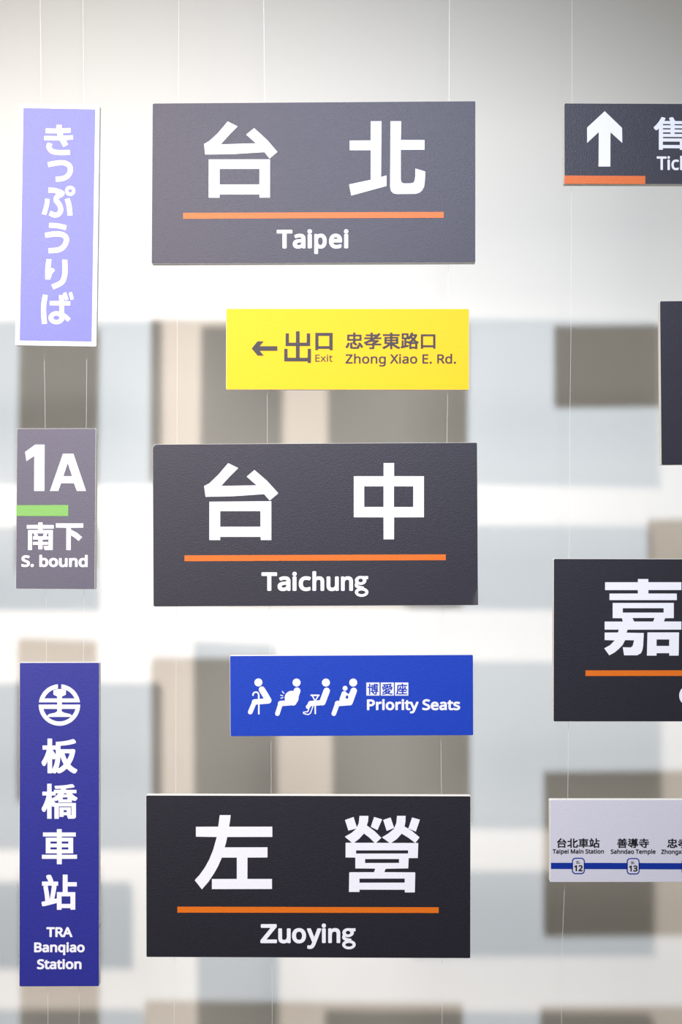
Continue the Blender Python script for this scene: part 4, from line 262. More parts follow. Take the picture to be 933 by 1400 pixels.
["lettering","black characters reading Taipei Main Station","black",[[-2878,1074,-2879,1086,-2897,1107,-2938,1148,-2958,1163,-2975,1162,-2990,1151,-2990,1142,-2968,1124,-2958,1114,-2958,1112,-3045,1108,-3071,1109,-3040,1138,-3008,1176,-3008,1186,-3029,1195,-3046,1194,-3069,1165,-3094,1137,-3118,1114,-3139,1100,-3139,1091,-3132,1074,-3130,1072,-3116,1072,-3080,1077,-2931,1084,-2912,1062,-2897,1062],[-2273,974,-2272,1001,-2274,1002,-2395,1002,-2397,1004,-2397,1013,-2395,1015,-2305,1015,-2303,1017,-2303,1130,-2395,1130,-2397,1132,-2396,1140,-2284,1140,-2282,1142,-2282,1169,-2395,1169,-2397,1171,-2397,1193,-2432,1194,-2434,1192,-2434,1171,-2436,1169,-2546,1168,-2547,1142,-2545,1140,-2435,1140,-2434,1132,-2436,1130,-2524,1130,-2524,1017,-2523,1015,-2436,1015,-2435,1013,-2435,1004,-2436,1002,-2554,1002,-2556,1001,-2555,974,-2436,974,-2435,972,-2434,935,-2399,934,-2397,936,-2397,972,-2395,974],[-1984,937,-1984,1064,-2046,1065,-2047,1106,-2045,1108,-1971,1109,-1971,1137,-2046,1138,-2047,1193,-2084,1194,-2085,1065,-2133,1064,-2134,1017,-2155,1014,-2138,1099,-2139,1111,-2145,1114,-2125,1115,-2125,1142,-2164,1143,-2167,1160,-2176,1177,-2186,1192,-2201,1193,-2220,1187,-2220,1177,-2205,1149,-2203,1144,-2255,1143,-2255,1115,-2176,1114,-2174,1109,-2177,1090,-2187,1033,-2193,1007,-2195,1005,-2198,1047,-2210,1110,-2213,1112,-2226,1112,-2243,1109,-2243,1098,-2233,1045,-2230,1003,-2228,1001,-2220,1001,-2258,992,-2258,981,-2253,962,-2239,961,-2134,985,-2134,937,-2132,935,-2097,936,-2096,946,-2094,948,-2023,948,-2019,937],[-2737,1188,-2774,1188,-2775,1126,-2850,1125,-2852,1124,-2851,1095,-2775,1094,-2774,1030,-2787,1024,-2860,999,-2860,989,-2850,971,-2834,970,-2775,992,-2774,938,-2773,937,-2739,937,-2737,938],[-2701,1188,-2702,969,-2699,957,-2691,946,-2678,941,-2593,942,-2588,943,-2575,953,-2570,965,-2564,1001,-2565,1018,-2585,1027,-2600,1027,-2603,991,-2607,977,-2610,974,-2620,970,-2658,972,-2663,979,-2663,1066,-2610,1096,-2576,1117,-2573,1120,-2573,1130,-2589,1146,-2605,1146,-2639,1122,-2662,1108,-2663,1188],[-2488,1088,-2488,1101,-2486,1103,-2436,1103,-2434,1101,-2434,1088,-2436,1086,-2486,1086],[-2397,1088,-2397,1101,-2395,1103,-2342,1103,-2341,1101,-2341,1088,-2343,1086,-2395,1086],[-2910,936,-2910,1059,-3115,1059,-3115,936,-3079,936,-3078,948,-3076,950,-2950,950,-2948,948,-2947,936],[-2488,1044,-2488,1058,-2486,1060,-2436,1060,-2434,1058,-2434,1044,-2436,1042,-2486,1042],[-2397,1044,-2397,1058,-2395,1060,-2343,1060,-2341,1058,-2341,1044,-2343,1042,-2395,1042],[-2021,977,-2095,977,-2095,1034,-2022,1034],[-2948,979,-3077,979,-3077,1029,-2949,1029]]],
["lettering","black characters reading Shandao Temple","black",[[-1495,1023,-1215,1023,-1215,1048,-1265,1048,-1267,1050,-1260,1061,-1259,1067,-1223,1067,-1223,1091,-1335,1092,-1337,1094,-1337,1100,-1335,1102,-1250,1102,-1250,1126,-1335,1127,-1337,1129,-1337,1133,-1335,1135,-1234,1135,-1232,1137,-1232,1161,-1281,1162,-1282,1163,-1273,1176,-1273,1186,-1294,1191,-1310,1191,-1322,1171,-1330,1161,-1384,1161,-1389,1173,-1402,1190,-1420,1190,-1435,1186,-1437,1183,-1436,1173,-1429,1162,-1479,1161,-1479,1136,-1377,1135,-1376,1133,-1376,1129,-1377,1127,-1459,1127,-1461,1125,-1460,1102,-1378,1102,-1376,1100,-1376,1092,-1486,1091,-1487,1068,-1454,1067,-1453,1061,-1444,1049,-1495,1048],[-922,1166,-961,1167,-962,1168,-957,1177,-957,1187,-979,1191,-992,1191,-1007,1167,-1035,1166,-1053,1191,-1069,1191,-1085,1186,-1085,1176,-1080,1167,-1120,1166,-1122,1165,-1122,1156,-1157,1184,-1161,1185,-1176,1185,-1190,1175,-1190,1165,-1170,1149,-1151,1131,-1134,1131,-1119,1142,-1052,1142,-1051,1140,-1052,1138,-1103,1137,-1104,1057,-1125,1070,-1125,1124,-1199,1124,-1199,1098,-1163,1098,-1161,1096,-1161,1068,-1174,1060,-1198,1040,-1198,1029,-1192,1022,-1187,1016,-1172,1016,-1153,1035,-1140,1043,-1120,1030,-1099,1023,-1070,1019,-1019,1019,-1017,1014,-1019,1012,-1197,1012,-1198,1010,-1198,987,-1150,986,-1150,977,-1148,974,-1127,961,-1106,943,-1092,943,-1080,951,-1076,957,-1077,966,-1100,984,-1099,986,-1019,986,-1017,984,-1017,964,-1019,962,-1034,960,-1063,961,-1063,950,-1057,935,-1003,934,-988,938,-981,947,-980,986,-923,986,-921,988,-922,1012,-979,1012,-981,1014,-981,1019,-922,1021,-916,1037,-916,1047,-918,1048,-945,1048,-946,1137,-1007,1138,-1010,1140,-1007,1142,-924,1142,-922,1144],[-642,1158,-741,1159,-743,1161,-743,1190,-745,1191,-781,1191,-782,1161,-784,1159,-876,1159,-876,1131,-784,1130,-782,1129,-782,1106,-784,1104,-900,1104,-902,1102,-901,1076,-730,1076,-728,1074,-728,1054,-730,1052,-894,1052,-896,1050,-896,1023,-850,1022,-857,1017,-857,1005,-826,976,-813,959,-797,959,-784,967,-780,971,-780,981,-790,994,-818,1022,-729,1022,-729,966,-738,964,-779,965,-781,963,-781,955,-772,934,-717,935,-698,941,-693,946,-690,956,-689,1022,-628,1022,-626,1024,-627,1052,-689,1053,-689,1075,-621,1076,-621,1103,-623,1104,-741,1104,-743,1106,-743,1129,-741,1130,-644,1130,-642,1132],[-982,1116,-984,1114,-1067,1115,-1065,1117],[-982,1094,-984,1092,-1067,1093,-1065,1094],[-982,1069,-984,1067,-1065,1067,-1067,1069,-1065,1071,-984,1071],[-1409,1066,-1376,1067,-1376,1049,-1399,1049],[-1303,1066,-1313,1049,-1337,1049,-1336,1067],[-1066,1046,-983,1047,-986,1045,-1063,1045],[-1253,933,-1253,1016,-1457,1015,-1457,932,-1422,931,-1418,941,-1292,941,-1288,933],[-1420,987,-1418,989,-1292,989,-1290,987,-1290,969,-1292,968,-1418,968,-1420,969]]],
["lettering","black characters naming the third stop","black",[[738,1168,722,1181,706,1181,668,1170,616,1161,612,1158,567,1158,550,1187,533,1188,516,1183,515,1172,522,1160,521,1158,469,1157,469,1132,488,1131,489,1124,497,1099,496,1097,466,1096,465,1070,523,1069,525,1068,525,1053,523,1051,465,1050,465,1024,492,1023,479,999,463,978,464,968,478,958,493,958,509,979,524,1009,524,962,500,961,498,959,498,951,505,934,541,934,551,937,556,940,559,947,560,1000,569,987,580,965,592,963,587,954,587,942,601,932,619,932,634,958,643,987,648,1022,650,1065,678,1066,680,1064,679,931,681,929,715,929,716,1064,718,1066,748,1066,749,1094,747,1096,651,1096,650,1136,652,1138,710,1148,736,1156,739,1158],[-100,1153,-100,1059,-6,1058,-4,1056,-5,1043,-20,1031,-54,1030,-54,953,-50,943,-47,939,-34,934,-18,933,64,933,76,934,85,938,93,946,101,979,121,949,136,949,155,959,156,969,152,977,126,1012,110,1030,94,1029,78,1022,77,1012,91,993,79,997,65,997,60,969,52,963,-8,962,-15,965,-17,971,-16,1020,11,1000,29,984,45,984,62,997,61,1007,34,1030,34,1058,132,1059,132,1154,36,1154,34,1156,33,1186,-2,1186,-4,1184,-4,1154],[432,1167,416,1176,401,1176,381,1157,313,1156,311,1158,311,1186,277,1186,275,1184,274,1157,197,1156,197,1130,273,1129,275,1127,274,1111,173,1110,171,1109,172,1084,275,1082,248,1068,230,1068,229,1060,166,1037,166,1025,180,1010,193,1009,193,989,195,987,300,987,301,961,298,957,251,956,251,946,258,930,261,928,315,929,329,933,334,938,337,946,337,985,339,987,446,988,447,1013,445,1015,350,1015,378,1029,409,1048,409,1059,397,1069,324,1069,347,1083,450,1084,451,1110,385,1111,418,1140,432,1155],[1040,937,1041,964,1039,966,923,966,921,968,922,1024,1014,1025,1016,1027,1016,1053,1014,1055,922,1055,922,1104,1026,1104,1028,1106,1027,1134,922,1135,922,1185,920,1186,883,1186,882,1135,845,1134,843,1136,854,1166,854,1177,832,1183,817,1182,802,1142,789,1116,774,1096,763,1083,763,1073,782,1060,797,1060,812,1079,828,1104,882,1104,882,1055,797,1055,795,1053,795,1027,797,1025,882,1024,882,968,880,966,764,966,762,964,762,937],[559,1131,547,1098,534,1097,531,1115,525,1131],[613,1131,613,1097,587,1097,597,1124,598,1131],[347,1129,323,1111,312,1111,312,1129],[-4,1087,-63,1087,-63,1125,-4,1125],[94,1087,34,1087,34,1125,94,1125],[614,1068,614,1053,612,1051,562,1051,560,1053,560,1068,562,1069,612,1069],[211,1015,272,1042,330,1041,301,1029,301,1017,299,1015],[-59,1023,-79,1030,-93,1029,-113,984,-128,964,-127,953,-108,945,-91,946,-80,964,-63,999,-58,1013],[509,1023,524,1023,524,1017,522,1019],[567,1023,562,1019,560,1020,560,1023],[605,996,589,1023,611,1023,608,1002]]],
["lettering","small letters reading Taipei Main Station","black",[[-3070,897,-3073,891,-3073,883,-3072,879,-3063,874,-3058,874,-3052,877,-3048,885,-3048,890,-3050,896,-3058,900,-3065,900],[-2840,900,-2846,896,-2848,891,-2848,883,-2843,876,-2838,874,-2832,874,-2825,879,-2823,884,-2823,892,-2831,900],[-2526,874,-2521,874,-2517,876,-2513,880,-2511,886,-2513,895,-2521,900,-2528,900,-2533,898,-2536,895,-2538,888,-2535,880],[-2064,900,-2069,896,-2072,891,-2072,883,-2067,876,-2062,874,-2056,874,-2048,879,-2046,884,-2046,892,-2055,900],[-2361,782,-2341,777,-2318,777,-2300,783,-2288,794,-2283,806,-2283,818,-2289,832,-2301,842,-2332,855,-2337,860,-2338,864,-2336,872,-2331,875,-2326,877,-2315,877,-2297,872,-2292,873,-2288,879,-2286,886,-2288,892,-2309,898,-2330,898,-2339,896,-2347,892,-2357,884,-2362,872,-2362,859,-2357,846,-2346,836,-2311,820,-2308,817,-2307,809,-2311,802,-2321,799,-2336,799,-2358,805,-2362,804,-2364,800,-2364,788],[-3219,778,-3205,778,-3202,780,-3201,784,-3200,875,-3171,875,-3168,877,-3165,881,-3165,892,-3167,895,-3170,897,-3254,897,-3257,896,-3259,893,-3259,881,-3257,877,-3254,875,-3225,875,-3225,784,-3223,780],[-2645,896,-2648,897,-2668,897,-2672,895,-2702,820,-2704,818,-2734,894,-2739,897,-2759,897,-2763,896,-2765,892,-2765,784,-2763,780,-2759,778,-2747,778,-2744,780,-2742,783,-2741,849,-2716,783,-2714,780,-2710,778,-2698,778,-2694,782,-2667,848,-2667,783,-2665,780,-2661,778,-2648,778,-2645,780,-2643,784,-2643,892],[-2229,778,-2224,781,-2222,784,-2222,794,-2224,797,-2228,799,-2243,798,-2247,803,-2247,848,-2246,850,-2229,850,-2225,851,-2223,855,-2223,865,-2225,868,-2229,870,-2247,870,-2247,883,-2248,886,-2252,889,-2261,888,-2266,884,-2270,870,-2281,865,-2283,861,-2282,852,-2271,848,-2271,801,-2270,796,-2266,788,-2256,779,-2249,777],[-2084,778,-2080,781,-2078,785,-2078,794,-2080,797,-2084,799,-2097,798,-2102,802,-2103,807,-2103,848,-2102,850,-2084,850,-2081,851,-2078,855,-2078,865,-2080,868,-2084,870,-2103,870,-2103,883,-2105,886,-2109,889,-2117,888,-2120,886,-2122,882,-2125,870,-2136,865,-2138,861,-2137,852,-2126,848,-2126,798,-2119,785,-2109,778,-2104,777],[-3091,780,-3089,784,-3089,842,-3092,855,-3095,860,-3100,865,-3108,869,-3118,872,-3136,871,-3154,864,-3157,858,-3151,846,-3147,845,-3130,850,-3122,851,-3114,847,-3113,839,-3119,837,-3132,837,-3143,835,-3154,830,-3161,824,-3167,812,-3166,797,-3161,787,-3154,781,-3143,777,-3126,777,-3119,779,-3110,784,-3104,778,-3094,778],[-3028,741,-3013,741,-3009,746,-3008,782,-2995,777,-2975,778,-2964,784,-2957,791,-2952,800,-2948,820,-2950,842,-2958,858,-2964,864,-2973,869,-2982,872,-2994,872,-3010,865,-3015,869,-3027,870,-3030,868,-3032,865,-3033,747,-3031,743],[-2904,872,-2913,869,-2921,865,-2933,853,-2937,845,-2941,832,-2941,815,-2939,805,-2931,792,-2925,786,-2915,780,-2904,777,-2884,777,-2868,781,-2865,784,-2863,788,-2863,798,-2865,803,-2868,804,-2883,799,-2896,798,-2907,801,-2914,807,-2916,814,-2914,817,-2864,817,-2861,818,-2859,822,-2859,834,-2861,845,-2869,859,-2881,868,-2892,872],[-2555,780,-2553,784,-2553,848,-2558,861,-2563,865,-2571,869,-2581,872,-2599,871,-2618,864,-2621,858,-2614,846,-2610,845,-2593,850,-2585,851,-2578,848,-2576,839,-2582,837,-2595,837,-2606,835,-2617,830,-2625,823,-2629,816,-2631,806,-2630,797,-2625,788,-2619,782,-2607,777,-2590,777,-2574,784,-2572,780,-2569,778,-2559,778],[-2417,780,-2415,784,-2415,842,-2417,852,-2423,863,-2434,869,-2443,872,-2457,871,-2474,864,-2477,868,-2480,870,-2490,870,-2494,868,-2496,864,-2496,784,-2495,780,-2491,778,-2478,778,-2473,781,-2472,784,-2472,832,-2471,838,-2467,846,-2463,849,-2452,851,-2443,848,-2439,840,-2439,783,-2437,780,-2434,778,-2421,778],[-2146,780,-2144,784,-2144,847,-2151,862,-2163,869,-2173,872,-2191,871,-2209,864,-2212,858,-2207,846,-2202,845,-2190,850,-2177,851,-2170,848,-2167,839,-2174,837,-2187,837,-2198,835,-2211,829,-2216,823,-2221,814,-2222,808,-2221,797,-2217,788,-2211,782,-2198,777,-2181,777,-2165,784,-2163,780,-2160,778,-2150,778],[-2000,777,-1983,777,-1973,780,-1963,786,-1956,795,-1948,812,-1948,835,-1954,852,-1968,865,-1976,869,-1985,872,-2004,870,-2019,863,-2030,850,-2035,833,-2035,815,-2029,798,-2024,791,-2016,783],[-1858,780,-1855,784,-1855,845,-1857,853,-1862,861,-1867,865,-1875,869,-1884,872,-1902,870,-1914,865,-1920,870,-1931,870,-1934,868,-1936,864,-1936,784,-1935,780,-1931,778,-1918,778,-1914,781,-1912,784,-1912,829,-1910,840,-1905,848,-1892,851,-1884,849,-1879,842,-1878,783,-1876,780,-1873,778,-1861,778],[-3055,778,-3051,780,-3050,784,-3050,864,-3051,867,-3054,869,-3067,870,-3070,868,-3073,864,-3073,784,-3071,780,-3068,778],[-2842,870,-2846,868,-2848,864,-2848,784,-2846,780,-2843,778,-2829,778,-2825,780,-2824,784,-2824,864,-2825,867,-2828,869],[-2519,778,-2515,780,-2513,784,-2513,864,-2514,868,-2517,869,-2530,870,-2534,868,-2536,864,-2536,784,-2535,780,-2532,778],[-2066,870,-2069,868,-2071,864,-2071,784,-2070,780,-2067,778,-2053,778,-2049,780,-2047,784,-2047,864,-2049,868,-2052,869],[-2987,798,-2995,798,-3003,801,-3006,807,-3009,817,-3009,832,-3004,845,-3000,848,-2991,851,-2984,849,-2979,847,-2975,840,-2973,832,-2973,817,-2975,808,-2980,801],[-2915,838,-2909,848,-2901,851,-2895,850,-2890,848,-2886,844,-2884,838,-2885,837,-2913,837],[-1988,798,-1995,798,-2003,801,-2009,809,-2011,819,-2011,829,-2007,843,-2002,849,-1993,851,-1981,848,-1975,842,-1972,832,-1972,816,-1975,808,-1979,802],[-3113,817,-3113,812,-3115,805,-3119,801,-3127,798,-3136,798,-3141,800,-3142,802,-3142,809,-3139,814,-3124,818],[-2576,817,-2577,808,-2582,801,-2590,798,-2599,798,-2604,800,-2606,802,-2606,809,-2601,815,-2587,818],[-2168,817,-2168,808,-2174,801,-2182,798,-2191,798,-2197,802,-2197,809,-2193,815,-2179,818]]],
["lettering","small letters reading Sahndao Temple","black",[[-1489,898,-1492,896,-1493,893,-1494,778,-1492,775,-1488,773,-1475,773,-1471,775,-1470,778,-1469,826,-1467,835,-1464,840,-1459,843,-1446,844,-1439,840,-1436,835,-1436,777,-1435,774,-1431,773,-1415,774,-1413,778,-1412,838,-1417,851,-1427,861,-1439,865,-1456,865,-1469,861,-1469,893,-1471,896,-1475,898],[-1224,898,-1238,898,-1242,896,-1243,893,-1244,861,-1256,865,-1273,865,-1280,863,-1287,859,-1295,851,-1301,840,-1305,824,-1305,812,-1302,799,-1295,784,-1289,778,-1281,774,-1269,771,-1260,771,-1242,777,-1237,773,-1225,773,-1222,774,-1220,777,-1219,893,-1221,896],[-542,773,-539,774,-537,778,-536,893,-538,896,-541,898,-555,898,-559,896,-560,893,-561,778,-559,775,-556,773],[-1670,777,-1654,772,-1631,771,-1616,774,-1605,780,-1598,787,-1592,799,-1592,814,-1599,827,-1609,835,-1643,851,-1646,855,-1647,860,-1646,865,-1642,869,-1632,871,-1616,869,-1605,865,-1601,866,-1594,882,-1597,886,-1616,892,-1636,893,-1647,891,-1656,887,-1666,878,-1671,865,-1671,854,-1666,841,-1654,830,-1620,814,-1617,809,-1616,802,-1620,797,-1626,794,-1633,793,-1648,794,-1668,798,-1671,797,-1672,793,-1672,781],[-951,773,-937,773,-934,775,-933,778,-932,869,-903,869,-900,871,-897,875,-897,886,-899,889,-902,891,-986,891,-989,890,-991,887,-991,875,-989,870,-986,869,-957,869,-957,778,-955,774],[-1512,774,-1510,778,-1509,840,-1515,854,-1523,861,-1535,865,-1554,865,-1575,858,-1577,851,-1572,840,-1568,839,-1552,844,-1541,844,-1535,841,-1533,833,-1534,831,-1547,831,-1565,828,-1572,825,-1581,818,-1587,805,-1587,794,-1582,782,-1574,775,-1560,771,-1544,772,-1531,779,-1525,773,-1515,773],[-1318,774,-1316,778,-1315,837,-1319,849,-1322,855,-1330,861,-1341,865,-1359,865,-1375,859,-1377,863,-1381,864,-1391,864,-1394,863,-1396,859,-1397,778,-1395,775,-1391,773,-1378,773,-1374,775,-1373,778,-1372,827,-1370,835,-1365,842,-1358,844,-1349,844,-1342,840,-1339,835,-1339,777,-1338,774,-1334,773,-1321,773],[-1134,774,-1132,778,-1132,841,-1137,854,-1143,860,-1157,865,-1176,865,-1197,858,-1199,855,-1199,851,-1193,840,-1189,839,-1173,844,-1162,844,-1157,841,-1155,833,-1156,831,-1177,830,-1189,827,-1197,823,-1205,816,-1208,808,-1210,796,-1207,788,-1203,781,-1191,773,-1182,771,-1166,772,-1152,779,-1150,775,-1147,773,-1137,773],[-1093,863,-1104,857,-1110,852,-1117,838,-1120,829,-1120,809,-1116,797,-1111,788,-1102,779,-1091,773,-1081,771,-1071,771,-1058,774,-1049,779,-1043,785,-1035,799,-1033,808,-1033,829,-1036,840,-1044,853,-1059,863,-1067,865,-1085,865],[-863,865,-871,863,-882,856,-889,848,-893,840,-897,829,-897,807,-893,796,-887,786,-882,780,-864,772,-844,771,-826,775,-821,778,-819,781,-819,792,-821,796,-826,798,-843,793,-861,794,-869,801,-872,810,-821,811,-818,812,-816,816,-816,833,-818,841,-824,852,-833,860,-846,865],[-675,775,-674,778,-674,839,-678,852,-685,860,-698,865,-715,865,-728,860,-733,856,-740,861,-751,865,-768,865,-782,859,-785,863,-788,864,-798,864,-802,862,-804,859,-804,778,-801,774,-786,773,-783,774,-781,777,-780,829,-776,839,-773,842,-767,844,-758,844,-754,842,-752,839,-751,834,-751,778,-749,774,-745,773,-732,773,-728,775,-727,778,-727,829,-724,837,-722,841,-713,844,-702,843,-698,837,-697,830,-697,778,-696,775,-691,773,-679,773],[-653,736,-638,736,-634,741,-633,776,-617,771,-602,772,-588,779,-578,792,-573,812,-573,824,-575,837,-579,847,-584,854,-597,863,-604,865,-621,865,-635,859,-640,864,-652,864,-655,863,-657,860,-658,742,-656,738],[-491,865,-499,863,-510,856,-517,848,-521,840,-525,829,-526,818,-525,807,-522,796,-515,786,-510,780,-492,772,-472,771,-454,775,-449,778,-447,781,-447,792,-449,796,-454,798,-471,793,-489,794,-498,801,-500,810,-449,811,-446,812,-444,816,-444,833,-446,841,-452,852,-461,860,-474,865],[-1266,844,-1258,844,-1250,841,-1246,835,-1244,825,-1244,810,-1248,797,-1252,794,-1262,792,-1269,793,-1275,798,-1280,809,-1280,827,-1277,835,-1273,841],[-1085,843,-1080,844,-1068,843,-1063,840,-1058,831,-1057,825,-1058,806,-1062,798,-1069,793,-1076,792,-1087,795,-1091,799,-1094,806,-1096,812,-1094,830,-1090,839],[-871,832,-868,840,-859,844,-847,843,-842,838,-841,834,-842,832],[-611,844,-604,841,-600,835,-598,827,-598,810,-600,802,-604,796,-609,793,-615,792,-622,793,-630,798,-634,813,-634,825,-631,835,-627,841,-619,844],[-499,832,-496,840,-488,844,-475,843,-470,838,-469,834,-470,832],[-1534,812,-1535,801,-1540,795,-1550,792,-1555,792,-1562,795,-1563,801,-1562,805,-1559,808,-1548,812],[-1155,812,-1157,800,-1162,795,-1166,793,-1177,792,-1181,793,-1184,796,-1184,804,-1179,809,-1170,812]]],
["lettering","small letters reading Zhongxiao Xinsheng","black",[[-189,894,-192,892,-194,889,-194,774,-193,771,-188,769,-175,769,-171,771,-170,774,-170,823,-167,831,-165,836,-159,839,-146,841,-140,838,-137,831,-137,773,-135,770,-131,769,-115,770,-113,774,-113,834,-117,847,-127,857,-139,861,-156,861,-169,857,-170,889,-171,892,-175,894],[850,894,847,892,846,889,845,774,846,772,851,769,864,769,868,772,869,774,869,820,872,831,875,837,880,839,893,841,900,838,903,827,903,774,905,771,909,769,924,770,926,775,926,836,921,849,914,856,900,862,884,862,870,857,870,889,868,892,864,894],[297,867,300,874,300,882,299,886,290,891,285,891,279,888,274,880,275,875,277,869,284,864,292,865],[654,867,658,874,658,882,656,886,647,891,642,891,635,887,632,880,632,874,635,869,641,864,649,865],[-205,770,-203,774,-203,785,-204,789,-207,791,-257,791,-259,792,-206,869,-205,872,-206,885,-210,887,-283,887,-286,886,-289,882,-289,871,-287,867,-284,866,-237,865,-289,789,-291,784,-290,771,-285,769,-208,769],[626,770,628,774,627,777,593,830,623,877,626,882,624,885,620,887,606,887,603,886,578,850,554,886,551,887,536,887,533,886,531,882,532,879,564,830,530,779,528,774,530,771,534,769,548,769,551,770,578,811,604,771,608,769,623,769],[-40,859,-48,861,-66,861,-74,859,-86,852,-91,847,-97,837,-101,826,-102,815,-101,804,-98,793,-87,778,-72,769,-62,767,-52,767,-39,770,-30,775,-24,781,-16,795,-14,804,-14,825,-16,834,-25,849],[77,770,79,774,79,836,73,850,67,856,54,861,36,861,21,855,18,859,15,860,4,860,1,859,-2,855,-2,774,0,771,4,769,17,769,21,771,22,774,22,820,26,833,28,837,33,839,46,841,53,837,56,827,56,773,58,770,62,769,74,769],[173,859,159,860,154,855,139,861,122,861,106,854,98,843,94,834,91,824,91,804,94,792,100,782,109,773,120,768,136,767,151,772,152,770,148,758,138,753,121,754,105,759,100,758,97,754,97,743,100,738,114,733,141,732,160,738,170,749,175,762,175,855],[386,770,388,774,388,836,386,844,382,851,375,857,363,861,344,861,323,854,319,849,326,836,330,835,346,841,357,841,363,837,364,829,363,828,351,828,333,824,324,820,316,814,310,802,310,790,315,779,324,771,337,767,354,768,367,775,373,769,383,769],[461,859,453,861,435,861,427,859,415,853,409,846,404,837,399,818,400,803,402,795,407,785,415,777,429,769,439,767,449,767,464,771,477,781,485,795,487,804,487,825,484,836,477,848,470,854],[752,771,754,774,754,833,752,842,747,851,740,857,729,862,711,862,695,855,692,859,689,861,679,861,676,859,673,855,673,774,675,771,679,769,692,769,696,771,697,774,697,824,700,832,707,839,721,841,725,839,728,836,730,830,730,773,732,771,736,769,749,769],[767,773,782,768,803,767,821,772,831,781,835,792,835,801,831,811,822,819,797,829,791,832,788,835,790,839,795,841,808,841,824,836,827,837,833,850,830,856,813,862,792,862,781,858,771,851,765,841,765,829,769,822,779,813,809,800,811,797,811,793,807,789,793,788,770,794,767,792,765,788,765,777],[972,862,957,855,952,851,943,838,938,823,938,805,942,793,951,779,959,773,968,769,978,767,991,767,1012,772,1015,774,1016,777,1016,788,1014,793,1010,794,993,789,978,789,971,792,967,795,963,805,965,807,1015,807,1018,808,1020,812,1020,825,1017,838,1013,847,1001,857,989,862],[1110,771,1112,775,1112,835,1107,850,1100,856,1087,862,1069,862,1054,855,1047,861,1037,861,1034,859,1032,855,1031,775,1033,771,1037,769,1050,769,1054,772,1055,775,1055,821,1058,831,1060,836,1066,839,1079,841,1085,838,1088,832,1089,774,1091,771,1095,769,1107,769],[1206,859,1192,860,1187,855,1172,862,1156,862,1140,854,1132,845,1128,837,1124,825,1124,803,1128,791,1133,782,1142,773,1153,768,1169,767,1184,772,1185,771,1183,762,1175,754,1161,753,1148,755,1137,759,1133,758,1130,754,1130,743,1133,738,1148,733,1175,732,1193,738,1199,744,1204,751,1208,764,1209,855],[267,770,269,774,268,777,240,815,266,851,267,855,266,858,262,860,245,859,226,834,207,859,204,860,189,860,186,859,183,855,185,852,211,815,183,777,182,774,184,771,188,769,203,769,206,770,226,797,246,770,249,769,264,769],[281,769,295,769,298,771,299,774,299,855,297,859,294,860,280,860,277,858,275,855,275,774,277,771],[638,769,652,769,655,771,656,774,656,855,654,859,651,861,637,860,634,858,632,855,632,774,634,771],[-66,839,-61,841,-49,839,-44,836,-39,827,-38,821,-39,802,-43,794,-50,789,-57,788,-68,791,-73,795,-76,802,-77,808,-75,827,-72,834],[130,841,137,841,145,838,149,833,152,820,152,806,148,793,144,790,135,788,127,789,121,792,118,796,115,809,115,819,119,832,123,838],[435,839,440,841,452,839,458,836,462,826,463,821,462,802,458,794,451,789,444,788,433,791,428,795,425,802,425,823,429,834],[964,829,966,833,970,838,976,841,985,841,990,838,995,829,994,828,966,828],[1163,841,1170,841,1178,838,1183,830,1185,818,1185,807,1182,795,1177,790,1168,788,1160,789,1154,792,1151,798,1148,808,1148,820,1151,830,1156,838],[364,808,363,797,356,790,343,788,335,791,334,798,339,805,350,808]]],
["badge","blue rounded ring round number 12","lineblue",[[-2686,234,-2665,224,-2645,220,-2469,220,-2454,223,-2429,233,-2414,244,-2404,254,-2393,269,-2386,283,-2380,306,-2379,578,-2388,608,-2400,626,-2416,643,-2430,652,-2450,661,-2481,666,-2631,666,-2647,664,-2666,660,-2684,651,-2695,644,-2712,626,-2719,617,-2727,598,-2732,580,-2733,304,-2727,283,-2718,266,-2710,254,-2698,242]]],
["badge_field","white field round number 12","mapwhite",[[-2444,260,-2436,266,-2420,283,-2415,294,-2410,310,-2409,574,-2413,587,-2421,604,-2433,617,-2444,625,-2461,633,-2483,636,-2628,636,-2650,633,-2667,625,-2677,619,-2687,608,-2698,591,-2702,575,-2703,308,-2695,287,-2683,270,-2673,263,-2658,254,-2641,250,-2472,250,-2455,254]]],
["line_code","tiny code BL","black",[[-2611,579,-2612,576,-2612,510,-2610,508,-2580,508,-2571,511,-2564,518,-2562,525,-2563,538,-2571,546,-2566,552,-2563,558,-2567,571,-2574,577,-2583,579],[-2550,579,-2551,576,-2551,510,-2549,508,-2511,508,-2510,511,-2510,517,-2511,519,-2538,520,-2538,576,-2541,579],[-2600,551,-2600,568,-2588,568,-2582,567,-2578,563,-2576,558,-2580,552,-2592,550],[-2600,520,-2600,539,-2583,539,-2576,535,-2575,528,-2579,521,-2585,519]]],
["number","black number 12","black",[[-2551,300,-2448,299,-2443,300,-2438,304,-2437,323,-2438,328,-2443,332,-2502,334,-2462,374,-2452,389,-2446,402,-2444,412,-2444,426,-2447,438,-2453,448,-2466,460,-2488,468,-2509,468,-2529,462,-2545,453,-2553,446,-2554,437,-2540,422,-2531,422,-2513,433,-2503,435,-2488,433,-2484,430,-2481,422,-2482,408,-2491,392,-2556,327,-2557,309,-2556,304],[-2606,299,-2598,303,-2596,309,-2596,455,-2597,460,-2601,464,-2620,466,-2628,462,-2666,434,-2669,430,-2670,425,-2668,419,-2664,413,-2657,406,-2652,405,-2647,406,-2634,417,-2633,416,-2633,308,-2632,304,-2627,300]]],
